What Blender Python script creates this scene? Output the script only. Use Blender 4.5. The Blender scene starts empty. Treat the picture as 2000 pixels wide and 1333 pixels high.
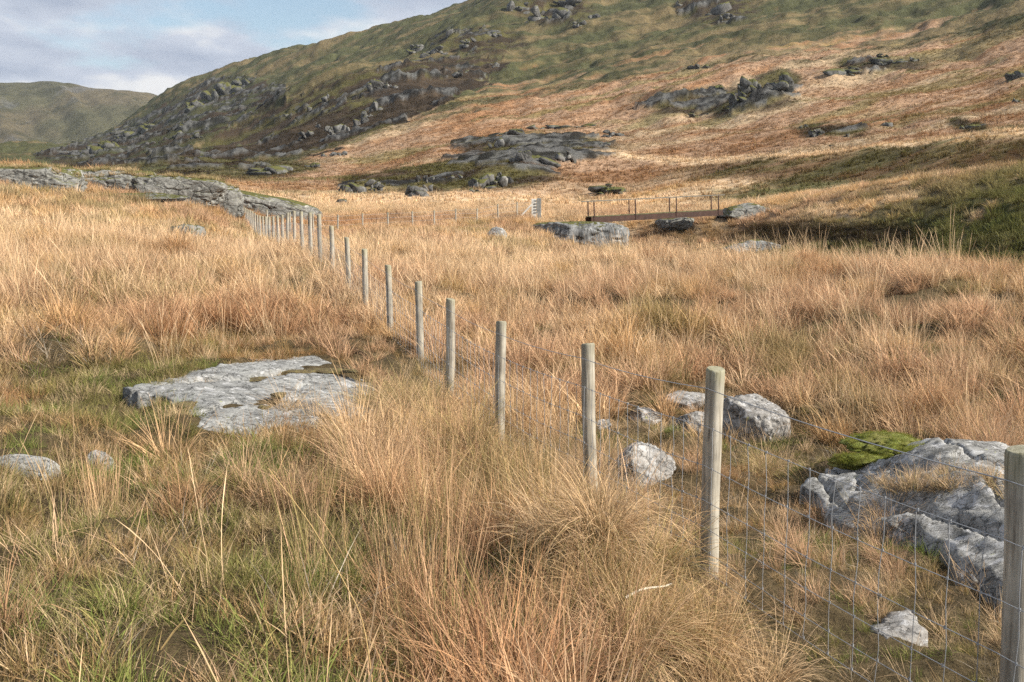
import bpy, bmesh, math
import numpy as np
from mathutils import Vector, Matrix

# ------------------------------------------------------------------ camera, sky, sun, exposure
scene = bpy.context.scene
C = scene.collection
EYE = 1.70                      # eye height above the ground at the photographer's feet
F_PX, CX, CY = 1950.0, 1000.0, 666.5
PITCH = math.atan(236.0 / F_PX)
cam_data = bpy.data.cameras.new('camera'); cam = bpy.data.objects.new('camera', cam_data); C.objects.link(cam)
cam_data.sensor_width = 36.0; cam_data.lens = 36.0 * F_PX / 2000.0
cam_data.clip_start = 0.05; cam_data.clip_end = 20000.0
cam.location = (0, 0, EYE); cam.rotation_euler = (math.pi / 2 - PITCH, 0, 0)
scene.camera = cam

SUN_FROM = Vector((0.80, -0.30, 0.56)).normalized()
sun_el = math.asin(SUN_FROM.z); sun_az = math.atan2(SUN_FROM.x, SUN_FROM.y)
world = bpy.data.worlds.new('World'); scene.world = world; world.use_nodes = True
wn, wl = world.node_tree.nodes, world.node_tree.links
wn.clear()
def N(nodes, typ, **kw):
    n = nodes.new(typ)
    for k, v in kw.items():
        if k.startswith('i_'):
            key = k[2:]
            n.inputs[int(key) if key.isdigit() else key].default_value = v
        else:
            setattr(n, k, v)
    return n
def ramp(nodes, stops, interp='LINEAR'):
    r = nodes.new('ShaderNodeValToRGB'); r.color_ramp.interpolation = interp
    while len(r.color_ramp.elements) < len(stops): r.color_ramp.elements.new(0.5)
    for e, (p, c) in zip(r.color_ramp.elements, stops):
        e.position = p; e.color = (c, c, c, 1) if isinstance(c, (int, float)) else (*c, 1)
    return r
w_out = N(wn, 'ShaderNodeOutputWorld')
sky = N(wn, 'ShaderNodeTexSky', sky_type='NISHITA', sun_disc=False, sun_elevation=sun_el, sun_rotation=sun_az)
sky.air_density = 1.2; sky.dust_density = 0.6; sky.ozone_density = 1.5
bg_sky = N(wn, 'ShaderNodeBackground'); bg_sky.inputs['Strength'].default_value = 0.078
wl.new(sky.outputs[0], bg_sky.inputs['Color'])
tc = N(wn, 'ShaderNodeTexCoord')
sep = N(wn, 'ShaderNodeSeparateXYZ'); wl.new(tc.outputs['Generated'], sep.inputs[0])
zc = N(wn, 'ShaderNodeMath', operation='MAXIMUM'); wl.new(sep.outputs['Z'], zc.inputs[0]); zc.inputs[1].default_value = 0.0
za = N(wn, 'ShaderNodeMath', operation='ADD'); wl.new(zc.outputs[0], za.inputs[0]); za.inputs[1].default_value = 0.16
cx = N(wn, 'ShaderNodeMath', operation='DIVIDE'); wl.new(sep.outputs['X'], cx.inputs[0]); wl.new(za.outputs[0], cx.inputs[1])
cy = N(wn, 'ShaderNodeMath', operation='DIVIDE'); wl.new(sep.outputs['Y'], cy.inputs[0]); wl.new(za.outputs[0], cy.inputs[1])
cmb = N(wn, 'ShaderNodeCombineXYZ'); wl.new(cx.outputs[0], cmb.inputs[0]); wl.new(cy.outputs[0], cmb.inputs[1])
CLOUD_OFF = (3.1, 1.7, 0.0)
mp = N(wn, 'ShaderNodeMapping'); wl.new(cmb.outputs[0], mp.inputs[0]); mp.inputs['Location'].default_value = CLOUD_OFF
mp.inputs['Scale'].default_value = (1.0, 0.8, 1.0)
cn = N(wn, 'ShaderNodeTexNoise'); wl.new(mp.outputs[0], cn.inputs['Vector'])
cn.inputs['Scale'].default_value = 1.7; cn.inputs['Detail'].default_value = 9; cn.inputs['Roughness'].default_value = 0.52
cmask = ramp(wn, [(0.36, 0.0), (0.50, 1.0)], 'EASE'); wl.new(cn.outputs[0], cmask.inputs[0])
cn2 = N(wn, 'ShaderNodeTexNoise'); wl.new(mp.outputs[0], cn2.inputs['Vector'])
cn2.inputs['Scale'].default_value = 2.6; cn2.inputs['Detail'].default_value = 7; cn2.inputs['Roughness'].default_value = 0.5
ccol = ramp(wn, [(0.38, (1.0, 1.0, 1.0)), (0.48, (0.66, 0.72, 0.84)), (0.62, (0.46, 0.53, 0.67))]); wl.new(cn2.outputs[0], ccol.inputs[0])
bg_cl = N(wn, 'ShaderNodeBackground'); bg_cl.inputs['Strength'].default_value = 0.50; wl.new(ccol.outputs[0], bg_cl.inputs['Color'])
mx = N(wn, 'ShaderNodeMixShader'); wl.new(cmask.outputs[0], mx.inputs[0]); wl.new(bg_sky.outputs[0], mx.inputs[1]); wl.new(bg_cl.outputs[0], mx.inputs[2])
wl.new(mx.outputs[0], w_out.inputs['Surface'])

sun_d = bpy.data.lights.new('sun', 'SUN'); sun = bpy.data.objects.new('sun', sun_d); C.objects.link(sun)
sun_d.energy = 5.0; sun_d.angle = math.radians(0.6); sun_d.color = (1.0, 0.93, 0.82)
sun.rotation_euler = SUN_FROM.to_track_quat('Z', 'Y').to_euler(); sun.location = (30, -10, 40)
scene.view_settings.view_transform = 'Standard'; scene.view_settings.look = 'None'
scene.view_settings.exposure = 0.86; scene.view_settings.gamma = 1.0
scene.cycles.max_bounces = 4; scene.cycles.diffuse_bounces = 3; scene.cycles.transmission_bounces = 3
scene.cycles.use_denoising = False; scene.cycles.use_adaptive_sampling = True; scene.cycles.adaptive_threshold = 0.02

# ------------------------------------------------------------------ numeric helpers
def hash3(ix, iy, iz, seed):
    h = (ix.astype(np.int64) * 374761393 + iy.astype(np.int64) * 668265263 + iz.astype(np.int64) * 2147483647 + seed * 974634777) & 0xFFFFFFFF
    h = ((h ^ (h >> 13)) * 1274126177) & 0xFFFFFFFF
    h = ((h ^ (h >> 16)) * 2246822519) & 0xFFFFFFFF
    return ((h ^ (h >> 15)) & 0xFFFFFF) / float(0xFFFFFF)
def vnoise(x, y, z=None, seed=0):
    x = np.asarray(x, float); y = np.asarray(y, float)
    x0 = np.floor(x); y0 = np.floor(y); fx = x - x0; fy = y - y0
    fx = fx * fx * fx * (fx * (fx * 6 - 15) + 10); fy = fy * fy * fy * (fy * (fy * 6 - 15) + 10)
    if z is None:
        o = np.zeros_like(x0)
        a = hash3(x0, y0, o, seed); b = hash3(x0 + 1, y0, o, seed); c = hash3(x0, y0 + 1, o, seed); d = hash3(x0 + 1, y0 + 1, o, seed)
        return (a * (1 - fx) + b * fx) * (1 - fy) + (c * (1 - fx) + d * fx) * fy
    z = np.asarray(z, float); z0 = np.floor(z); fz = z - z0; fz = fz * fz * (3 - 2 * fz)
    def lay(zz):
        a = hash3(x0, y0, zz, seed); b = hash3(x0 + 1, y0, zz, seed); c = hash3(x0, y0 + 1, zz, seed); d = hash3(x0 + 1, y0 + 1, zz, seed)
        return (a * (1 - fx) + b * fx) * (1 - fy) + (c * (1 - fx) + d * fx) * fy
    return lay(z0) * (1 - fz) + lay(z0 + 1) * fz
def fbm(x, y, z=None, oct=4, seed=0, gain=0.5):
    s = 0.0; a = 1.0; t = 0.0; f = 1.0
    for o in range(oct):
        s = s + a * vnoise(np.asarray(x) * f + 17.3 * o, np.asarray(y) * f - 9.1 * o, None if z is None else np.asarray(z) * f, seed + o)
        t += a; a *= gain; f *= 2.03
    return s / t                                     # 0..1, mean 0.5
def sstep(a, b, x):
    t = np.clip((x - a) / (b - a), 0, 1); return t * t * (3 - 2 * t)
def mix(a, b, t):
    t = np.asarray(t)[..., None]; return np.asarray(a) * (1 - t) + np.asarray(b) * t
def pchip(xs, ys, q):
    xs = np.asarray(xs, float); ys = np.asarray(ys, float); h = np.diff(xs); d = np.diff(ys) / h
    m = np.zeros_like(ys); m[0] = d[0]; m[-1] = d[-1]
    for i in range(1, len(xs) - 1):
        if d[i - 1] * d[i] > 0:
            w1 = 2 * h[i] + h[i - 1]; w2 = h[i] + 2 * h[i - 1]
            m[i] = (w1 + w2) / (w1 / d[i - 1] + w2 / d[i])
    q = np.clip(q, xs[0], xs[-1]); i = np.clip(np.searchsorted(xs, q) - 1, 0, len(xs) - 2)
    t = (q - xs[i]) / h[i]
    return ((1 + 2 * t) * (1 - t) ** 2 * ys[i] + t * (1 - t) ** 2 * h[i] * m[i] + t * t * (3 - 2 * t) * ys[i + 1] + t * t * (t - 1) * h[i] * m[i + 1])
SP, CP = math.sin(PITCH), math.cos(PITCH)
def slope_of(py):
    v = (CY - py) / F_PX; return (v * CP - SP) / (CP + v * SP)
def Y(py): return ('y', py)
def col_x(px): return (np.asarray(px, float) - CX) / F_PX      # x / camera depth; nearly x / D
def to_world(px, py, D):
    u = (px - CX) / F_PX; v = (CY - py) / F_PX
    s = D / (CP + v * SP); return Vector((s * u, D, EYE + s * (v * CP - SP)))
def to_px(x, D, z):
    zz = z - EYE; depth = D * CP - zz * SP; up = D * SP + zz * CP
    return CX + F_PX * x / depth, CY - F_PX * up / depth

# ------------------------------------------------------------------ the lie of the land: heights surveyed along bearings from the photographer
Z0 = [(0.6, -1.65), (2.0, -1.65)]
TAB = {
 -700: [(3.5,-1.6),(7,-1.5),(12,-1.1),(20,-.3),(30,.8),(40,2.0),(50,3.0),(80,4),(150,7),(400,25),(1000,60),(1300,50)],
 -300: [(3.5,-1.62),(7,-1.55),(12,-1.2),(20,-.6),(30,.3),(40,1.5),(47,2.5),(56,2.6),(80,2.6),(150,4),(400,20),(1000,Y(310)),(1300,50)],
 0:    [(3.5,-1.64),(7,-1.65),(10,-1.5),(14,-1.2),(20,-.9),(28,-.25),(36,.6),(44,Y(364)),(48.5,Y(326)),(53,2.6),(70,2.0),(150,3),(400,Y(315)),(900,Y(306)),(1300,50)],
 200:  [(3.5,-1.66),(7,-1.7),(10,-1.55),(14,-1.25),(20,-.95),(28,-.4),(38,.4),(47,Y(374)),(52,Y(338)),(58,2.4),(75,1.6),(150,4),(300,Y(325)),(500,Y(302)),(800,Y(284)),(1000,Y(270)),(1300,65)],
 400:  [(3.5,-1.7),(7,-1.75),(10,-1.65),(14,-1.4),(20,-1.1),(28,-.75),(40,-.1),(50,Y(402)),(57,Y(364)),(64,2.0),(80,1.4),(120,Y(365)),(170,Y(342)),(260,Y(318)),(380,Y(272)),(480,Y(236)),(580,Y(242)),(800,Y(190)),(1000,Y(152)),(1300,120)],
 500:  [(3.5,-1.72),(7,-1.8),(10,-1.72),(14,-1.5),(20,-1.1),(28,-.95),(40,-1.0),(50,-.6),(60,-.1),(66,Y(408)),(72,Y(388)),(82,1.3),(115,Y(372)),(170,Y(345)),(260,Y(316)),(380,Y(252)),(470,Y(208)),(570,Y(214)),(800,Y(157)),(980,Y(124)),(1300,140)],
 600:  [(3.5,-1.75),(7,-1.85),(10,-1.8),(14,-1.6),(20,-1.15),(28,-.95),(40,-1.0),(55,-.7),(70,Y(417)),(80,Y(403)),(110,Y(380)),(170,Y(338)),(240,Y(300)),(330,Y(238)),(420,Y(178)),(520,Y(188)),(750,Y(132)),(950,Y(98)),(1300,150)],
 800:  [(3.5,-1.85),(7,-1.95),(10,-1.95),(12.4,-1.9),(16,-1.6),(21,-1.15),(28,-.95),(36,-.75),(45,-.75),(58,-.4),(68,Y(421)),(80,Y(406)),(105,Y(382)),(150,Y(338)),(220,Y(294)),(270,Y(247)),(340,Y(182)),(430,Y(110)),(520,Y(120)),(700,Y(77)),(900,Y(52)),(1300,160)],
 900:  [(3.5,-1.85),(7,-2.0),(10,-2.0),(15,-1.75),(21,-1.3),(28,-1.0),(36,-.75),(45,-.8),(58,-.4),(66,Y(424)),(80,Y(406)),(105,Y(383)),(145,Y(332)),(200,Y(297)),(265,Y(243)),(340,Y(180)),(440,Y(100)),(560,Y(48)),(700,Y(38)),(900,Y(24)),(1300,190)],
 1000: [(3.5,-1.8),(5,-1.92),(7,-2.05),(8.7,-2.05),(12,-1.95),(18,-1.65),(25,-1.25),(32,-.95),(37,-.9),(45,-1.05),(55,-.5),(62,-.05),(75,.7),(100,Y(388)),(140,Y(328)),(180,Y(300)),(260,Y(240)),(340,Y(180)),(450,Y(100)),(600,Y(12)),(800,Y(-30)),(1300,260)],
 1200: [(3.5,-1.8),(5,-1.92),(7,-2.1),(10,-2.05),(14,-1.75),(19,-1.35),(25,-1.15),(30,-1.1),(36,-1.5),(46,-1.9),(56,-1.8),(61,-1.5),(65,-1.3),(68,-.15),(78,Y(414)),(100,Y(393)),(125,Y(364)),(160,Y(303)),(200,Y(264)),(270,Y(200)),(350,Y(140)),(450,Y(80)),(600,Y(0)),(900,Y(-80)),(1300,320)],
 1400: [(3.5,-1.9),(5,-1.95),(7,-2.15),(10,-2.1),(15,-1.7),(20,-1.25),(24,-1.15),(27,-1.1),(32,-1.7),(45,-2.2),(54,-2.0),(59,-1.7),(64,-1.2),(67,-.1),(71,.55),(78,Y(406)),(90,Y(385)),(115,Y(334)),(135,Y(318)),(200,Y(240)),(270,Y(168)),(340,Y(120)),(450,Y(50)),(600,Y(-50)),(900,Y(-150)),(1300,400)],
 1550: [(3.5,-1.95),(5,-2.0),(7,-2.1),(10,-2.05),(15,-1.6),(20,-1.25),(25,-1.05),(30,-1.7),(42,-2.2),(50,-1.8),(55,-.95),(56.5,-.2),(62,Y(411)),(70,Y(391)),(78,Y(386)),(90,Y(368)),(110,Y(314)),(125,Y(303)),(180,Y(240)),(260,Y(160)),(340,Y(100)),(450,Y(30)),(600,Y(-60)),(900,Y(-160)),(1300,400)],
 1700: [(3.5,-2.0),(5,-2.05),(7,-2.1),(10,-2.0),(15,-1.55),(19,-1.15),(22,-1.02),(27,-1.7),(38,-2.3),(46,-1.7),(49,-1.0),(50.5,-.2),(56,Y(396)),(63,Y(364)),(70,Y(364)),(78,2.3),(95,Y(322)),(106,Y(290)),(125,Y(287)),(180,Y(225)),(260,Y(145)),(350,Y(75)),(450,Y(5)),(600,Y(-80)),(900,Y(-180)),(1300,420)],
 1850: [(3.5,-2.05),(7,-2.0),(10,-1.9),(15,-1.5),(18,-1.1),(20,-1.0),(25,-1.9),(33,-2.4),(40,-1.4),(44,Y(446)),(48,Y(402)),(55,Y(352)),(62,Y(344)),(70,2.8),(85,Y(302)),(95,Y(272)),(115,Y(272)),(170,Y(215)),(260,Y(120)),(350,Y(50)),(450,Y(-20)),(600,Y(-100)),(900,Y(-200)),(1300,430)],
 2000: [(3.5,-2.05),(7,-1.95),(10,-1.85),(14,-1.5),(17,-1.25),(19,-1.2),(23,-2.0),(29,-2.4),(34,-1.6),(40,Y(422)),(45,Y(374)),(52,Y(337)),(60,Y(324)),(68,3.2),(80,Y(282)),(88,Y(255)),(105,Y(253)),(160,Y(200)),(240,Y(100)),(330,Y(15)),(450,Y(-60)),(600,Y(-130)),(900,Y(-220)),(1300,430)],
 2300: [(3.5,-2.0),(7,-1.9),(12,-1.6),(16,-1.4),(20,-2.0),(26,-2.3),(30,-1.4),(35,Y(410)),(42,Y(350)),(55,Y(310)),(64,3.4),(75,Y(255)),(95,Y(240)),(150,Y(180)),(220,Y(90)),(320,Y(-20)),(450,Y(-90)),(900,Y(-250)),(1300,440)],
 2700: [(3.5,-1.9),(10,-1.7),(16,-1.6),(22,-1.9),(30,Y(400)),(40,Y(340)),(60,Y(300)),(80,Y(240)),(150,Y(160)),(300,Y(-30)),(450,Y(-120)),(900,Y(-280)),(1300,450)],
}
TPX = sorted(TAB)
LQ = np.linspace(math.log(0.6), math.log(1300), 700)
TG = []
for p in TPX:
    pts = Z0 + TAB[p]
    ds = [math.log(a) for a, _ in pts]
    zs = [(a * slope_of(b[1]) if isinstance(b, tuple) else b) for a, b in pts]
    TG.append(pchip(ds, zs, LQ))
TG = np.array(TG)
_fine_px = np.arange(-700, 2701, 20.0)
TGF = np.array([pchip(TPX, TG[:, i], _fine_px) for i in range(TG.shape[1])]).T
k = np.array([1, 3, 4, 3, 1.0]); k /= k.sum()
_p = np.pad(TGF, ((2, 2), (0, 0)), mode='edge')
TGF = sum(k[i] * _p[i:i + TGF.shape[0]] for i in range(5))
MOUNDS = [(.42, 4.95, .34, .38, .26), (.17, 4.75, .20, .26, -.22), (1.05, 4.55, .45, .5, -.14), (-.66, 8.5, .36, .4, .22), (-.31, 7.5, .34, .4, .22), (-.02, 6.7, .33, .4, .22), (.2, 5.9, .3, .35, .18), (-1.0, 8.0, .28, .3, -.14), (-.68, 6.95, .26, .3, -.14), (-.36, 6.1, .24, .28, -.14)]
KNOLLS = []                        # (x, y, rx, ry, h) rounded bumps of the hillside
def base_z(x, D):
    x = np.asarray(x, float); D = np.maximum(np.asarray(D, float), 0.61)
    px = CX + F_PX * x / D * 1.0
    a = np.clip((px + 700) / 20.0, 0, len(_fine_px) - 1.001); i = np.floor(a).astype(int); fa = a - i
    b = np.clip((np.log(D) - LQ[0]) / (LQ[1] - LQ[0]), 0, len(LQ) - 1.001); j = np.floor(b).astype(int); fb = b - j
    z = (TGF[i, j] * (1 - fa) + TGF[i + 1, j] * fa) * (1 - fb) + (TGF[i, j + 1] * (1 - fa) + TGF[i + 1, j + 1] * fa) * fb
    return z + EYE
def ground_z(x, D, fine=True):
    x = np.asarray(x, float); D = np.asarray(D, float)
    z = base_z(x, D)
    near = 1 - sstep(50, 90, D)
    z = z + near * ((fbm(x * .8, D * .8, oct=3, seed=3) - .5) * .46 + (fbm(x * 2.6, D * 2.6, oct=2, seed=9) - .5) * .16) * sstep(1.5, 5, D)
    far = sstep(60, 130, D)
    z = z + far * ((fbm(x / 42, D / 60, oct=5, seed=21) - .5) * .022 * np.minimum(D, 500) + (fbm(x / 7, D / 13, oct=4, seed=33) - .5) * .010 * np.minimum(D, 400))
    up = sstep(240, 420, D)
    rid = 1 - np.abs(2 * fbm((x * .86 + D * .5) / 150, (D * .86 - x * .5) / 48, oct=5, seed=51) - 1)
    z = z + up * (rid - .86) * 6
    for (kx, ky, rx, ry, h) in MOUNDS + KNOLLS:
        z = z + h * np.exp(-(((x - kx) / rx) ** 2 + ((D - ky) / ry) ** 2) * 1.2)
    return z
def pick(px, py, up=0.0, dmin=2.5, dmax=1200):
    D = np.exp(np.linspace(math.log(dmin), math.log(dmax), 2600))
    u = (px - CX) / F_PX; v = (CY - py) / F_PX
    s = D / (CP + v * SP); zr = EYE + s * (v * CP - SP)
    g = ground_z(s * u, D) + up
    hit = np.nonzero(g >= zr)[0]
    i = hit[0] if len(hit) else int(np.argmin(zr - g))
    return Vector((float(s[i] * u), float(D[i]), float(g[i] - up)))
for (kx, ky, w, h) in [(1312, 178, 95, 30), (1490, 178, 150, 40), (1195, 372, 80, 18), (955, 335, 120, 22), (1060, 300, 160, 22), (715, 358, 90, 24), (1640, 150, 110, 16), (1745, 125, 130, 14), (528, 330, 90, 16), (820, 360, 80, 20)]:
    q = pick(kx, ky + h * .6, dmin=75); sc = q.y / F_PX
    KNOLLS.append((q.x, q.y + w * sc * .3, w * sc * .5, w * sc * .6, h * sc * .75))

# ------------------------------------------------------------------ tagging, materials
def tag(o, label=None, cat=None, group=None, kind=None):
    if label: o['label'] = label
    if cat: o['category'] = cat
    if group: o['group'] = group
    if kind: o['kind'] = kind
    return o
def link(name, mesh, mat=None, parent=None, smooth=True):
    o = bpy.data.objects.new(name, mesh); C.objects.link(o)
    if mat and not mesh.materials: mesh.materials.append(mat)
    if parent: o.parent = parent
    return o
def empty(name, loc):
    o = bpy.data.objects.new(name, None); C.objects.link(o); o.location = loc; o.empty_display_size = .2; return o
def mesh_np(name, v, f, smooth=True):
    me = bpy.data.meshes.new(name); v = np.asarray(v, np.float32); f = np.asarray(f, np.int32)
    me.vertices.add(len(v)); me.vertices.foreach_set('co', v.ravel())
    n = f.shape[1]; me.loops.add(f.size); me.loops.foreach_set('vertex_index', f.ravel())
    me.polygons.add(len(f)); me.polygons.foreach_set('loop_start', np.arange(0, f.size, n, dtype=np.int32))
    me.polygons.foreach_set('loop_total', np.full(len(f), n, np.int32))
    if smooth: me.polygons.foreach_set('use_smooth', np.ones(len(f), bool))
    me.update(calc_edges=True); me.validate(); return me
def mat_new(name):
    m = bpy.data.materials.new(name); m.use_nodes = True; m.node_tree.nodes.clear(); return m, m.node_tree.nodes, m.node_tree.links
def set_col(me, name, arr):
    a = me.attributes.new(name, 'FLOAT_COLOR', 'POINT'); c = np.ones((len(arr), 4), np.float32); c[:, :3] = arr; a.data.foreach_set('color', c.ravel())
def noise_node(n, l, vec, scale, detail=5, rough=.55, dist=0):
    t = N(n, 'ShaderNodeTexNoise'); t.inputs['Scale'].default_value = scale; t.inputs['Detail'].default_value = detail
    t.inputs['Roughness'].default_value = rough; t.inputs['Distortion'].default_value = dist; l.new(vec, t.inputs['Vector']); return t
def mixc(n, l, fac, a, b, mode='MIX'):
    m = N(n, 'ShaderNodeMix', data_type='RGBA', blend_type=mode)
    for i, v in ((0, fac), (6, a), (7, b)):
        s = m.inputs[i]
        if hasattr(v, 'links'): l.new(v, s)
        elif isinstance(v, (int, float)): s.default_value = v if i == 0 else (v, v, v, 1)
        else: s.default_value = (*v, 1)
    return m.outputs[2]

STRAW = np.array((.70, .515, .325)); GOLD = np.array((.585, .385, .195)); RUSSET = np.array((.41, .225, .115)); PINK = np.array((.54, .350, .220))
OLIVE = np.array((.190, .170, .065)); GREEN = np.array((.135, .180, .045)); HEATH = np.array((.036, .026, .017)); HILLG_SHADED = np.array((.078, .080, .037)); PEAT = np.array((.030, .020, .012))  # the hill green is darkened to paint cloud shadow on the upper slopes
ROCKC = np.array((.26, .26, .25))

def ground_material(name, scales):
    m, n, l = mat_new(name)
    out = N(n, 'ShaderNodeOutputMaterial'); b = N(n, 'ShaderNodeBsdfPrincipled'); l.new(b.outputs[0], out.inputs[0])
    at = N(n, 'ShaderNodeAttribute', attribute_name='col'); geo = N(n, 'ShaderNodeNewGeometry')
    c = at.outputs['Color']
    for s, lo, hi in scales:
        t = noise_node(n, l, geo.outputs['Position'], s, 6, .65)
        r = ramp(n, [(.30, lo), (.70, hi)]); l.new(t.outputs[0], r.inputs[0])
        c = mixc(n, l, 1.0, c, r.outputs[0], 'MULTIPLY')
    l.new(c, b.inputs['Base Color']); b.inputs['Roughness'].default_value = .95; b.inputs['Specular IOR Level'].default_value = .1
    t = noise_node(n, l, geo.outputs['Position'], scales[0][0] * .7, 8, .7)
    bp = N(n, 'ShaderNodeBump'); bp.inputs['Strength'].default_value = .9; bp.inputs['Distance'].default_value = 1.2 / scales[0][0]
    l.new(t.outputs[0], bp.inputs['Height']); l.new(bp.outputs[0], b.inputs['Normal'])
    return m

# ------------------------------------------------------------------ what grows where (species colour of the turf at a place, some shade painted in)
def in_poly(px, py, poly):
    px = np.asarray(px); inside = np.zeros(px.shape, bool); j = len(poly) - 1
    for i in range(len(poly)):
        xi, yi = poly[i]; xj, yj = poly[j]
        inside ^= ((yi > py) != (yj > py)) & (px < (xj - xi) * (py - yi) / (yj - yi + 1e-9) + xi); j = i
    return inside
HEATH_POLY = [(300, 345), (360, 315), (480, 238), (600, 182), (700, 146), (800, 122), (880, 112), (985, 112), (975, 135), (930, 165), (870, 195), (790, 240), (700, 278), (610, 304), (480, 322), (380, 335)]
CRAG_POLY = [(60, 305), (200, 262), (345, 190), (415, 152), (480, 150), (560, 170), (560, 200), (480, 235), (420, 262), (340, 320), (150, 325)]
DARK_SPOTS = [(1080, 292, 150, 30), (960, 340, 150, 42), (830, 352, 120, 34), (715, 360, 70, 26), (960, 285, 90, 20), (1400, 200, 190, 34), (1520, 160, 60, 26), (1720, 128, 110, 16), (1620, 255, 90, 20), (1890, 245, 40, 12), (660, 205, 90, 30), (1080, 18, 90, 34), (1400, 12, 90, 44), (930, 80, 120, 30), (545, 330, 90, 14)]
def turf(x, D, z):
    px, py = to_px(x, D, z)
    la = x * .86 + D * .5; lb = D * .86 - x * .5; fr = sstep(50, 110, D)      # along and across the lie of the slope
    w1 = fbm(x / 2.6, D / 3.4, oct=4, seed=71) * (1 - fr) + fbm(la / 80, lb / 13, oct=5, seed=72) * fr
    w2 = fbm(x / .8, D / 1.2, oct=3, seed=77) * (1 - fr) + fbm(la / 16, lb / 3.6, oct=4, seed=78) * fr
    w4 = fbm(x / 1.6, D / 2.4, oct=4, seed=85) * (1 - fr) + fbm(la / 45, lb / 9, oct=4, seed=86) * fr
    w3 = fbm(la / 120, lb / 30, oct=4, seed=81)
    c = mix(GOLD, STRAW, sstep(.40, .60, w2)); c = mix(c, PINK, sstep(.42, .58, w1) * .8); c = mix(c, RUSSET, sstep(.52, .66, w3) * .7)
    c = mix(c, OLIVE, sstep(.56, .68, w4) * .55)
    hill = sstep(85, 130, D)
    brown = mix(mix(RUSSET * .72, PINK * .70, sstep(.32, .62, w2)), STRAW * .62, sstep(.46, .66, w1))
    brown = mix(brown, OLIVE, sstep(.56, .68, w4) * .6)
    c = mix(c, brown, hill)
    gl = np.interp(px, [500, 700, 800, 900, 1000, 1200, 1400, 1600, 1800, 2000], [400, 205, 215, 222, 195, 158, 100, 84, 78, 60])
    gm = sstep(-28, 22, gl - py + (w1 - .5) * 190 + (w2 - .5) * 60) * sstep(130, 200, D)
    hg = mix(HILLG_SHADED, mix(OLIVE * .6, PINK * .5, .45), sstep(.45, .68, w1) * .75); hg = mix(hg, HILLG_SHADED * .62, sstep(.52, .64, w2) * .7)
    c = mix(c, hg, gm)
    jx = px + (w1 - .5) * 44 + (w2 - .5) * 24; jy = py + (w2 - .5) * 26 + (w1 - .5) * 22
    hm = in_poly(jx, jy, HEATH_POLY) & (D > 170); cm = in_poly(jx, jy, CRAG_POLY) & (D > 200)
    hc = mix(mix(HEATH, HEATH * 1.7, sstep(.45, .6, w2)), OLIVE * .42, sstep(.56, .70, w1))
    c = np.where(hm[:, None], hc, c); c = np.where(cm[:, None], mix(HEATH * 1.3, HILLG_SHADED * .7, sstep(.42, .6, w1)), c)
    for (a, b, rw, rh) in DARK_SPOTS:
        e = ((jx - a) / rw) ** 2 + ((jy - b) / rh) ** 2
        c = mix(c, mix(HEATH * 1.25, OLIVE * .5, sstep(.42, .58, w2)), (1 - sstep(.35, 1.0, e)) * (D > 75) * .95)
    # steep stream banks: peat under the lip, moss green partly darkened as painted shade
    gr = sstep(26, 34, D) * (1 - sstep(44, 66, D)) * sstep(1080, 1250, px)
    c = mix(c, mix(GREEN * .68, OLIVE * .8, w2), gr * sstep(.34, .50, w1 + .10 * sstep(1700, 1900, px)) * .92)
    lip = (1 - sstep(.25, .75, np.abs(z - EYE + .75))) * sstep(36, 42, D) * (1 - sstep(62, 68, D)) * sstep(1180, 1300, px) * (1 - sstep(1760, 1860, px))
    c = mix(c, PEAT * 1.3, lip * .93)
    gb = sstep(75, 88, D) * (1 - sstep(108, 125, D)) * sstep(1330, 1450, px) * sstep(.36, .52, w1 + (w2 - .5) * .3)
    c = mix(c, mix(OLIVE * .42, GREEN * .42, sstep(.4, .6, w2)), gb * .85)
    cd = np.interp(px, [1130, 1400, 1550, 1700, 1850, 2000, 2300], [160, 134, 119, 110, 99, 91, 78]); e = (D - cd) / cd
    c = mix(c, mix(OLIVE * .40, RUSSET * .32, sstep(.42, .6, w2)), (1 - sstep(.05, .10, np.abs(e + .15) + (w2 - .5) * .06)) * sstep(1250, 1420, px) * .85)
    c = mix(c, STRAW * .95, (1 - sstep(.02, .06, np.abs(e - .005) + (w2 - .5) * .05)) * sstep(1100, 1220, px) * .9)
    pl = sstep(62, 74, D) * (1 - sstep(95, 112, D)) * (1 - sstep(1050, 1250, px)); c = mix(c, STRAW, pl * .7)
    return c * (0.86 + .28 * vnoise(x * 9 / (1 + D * .12), D * 9 / (1 + D * .12), seed=5))[:, None], px, py

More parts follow.
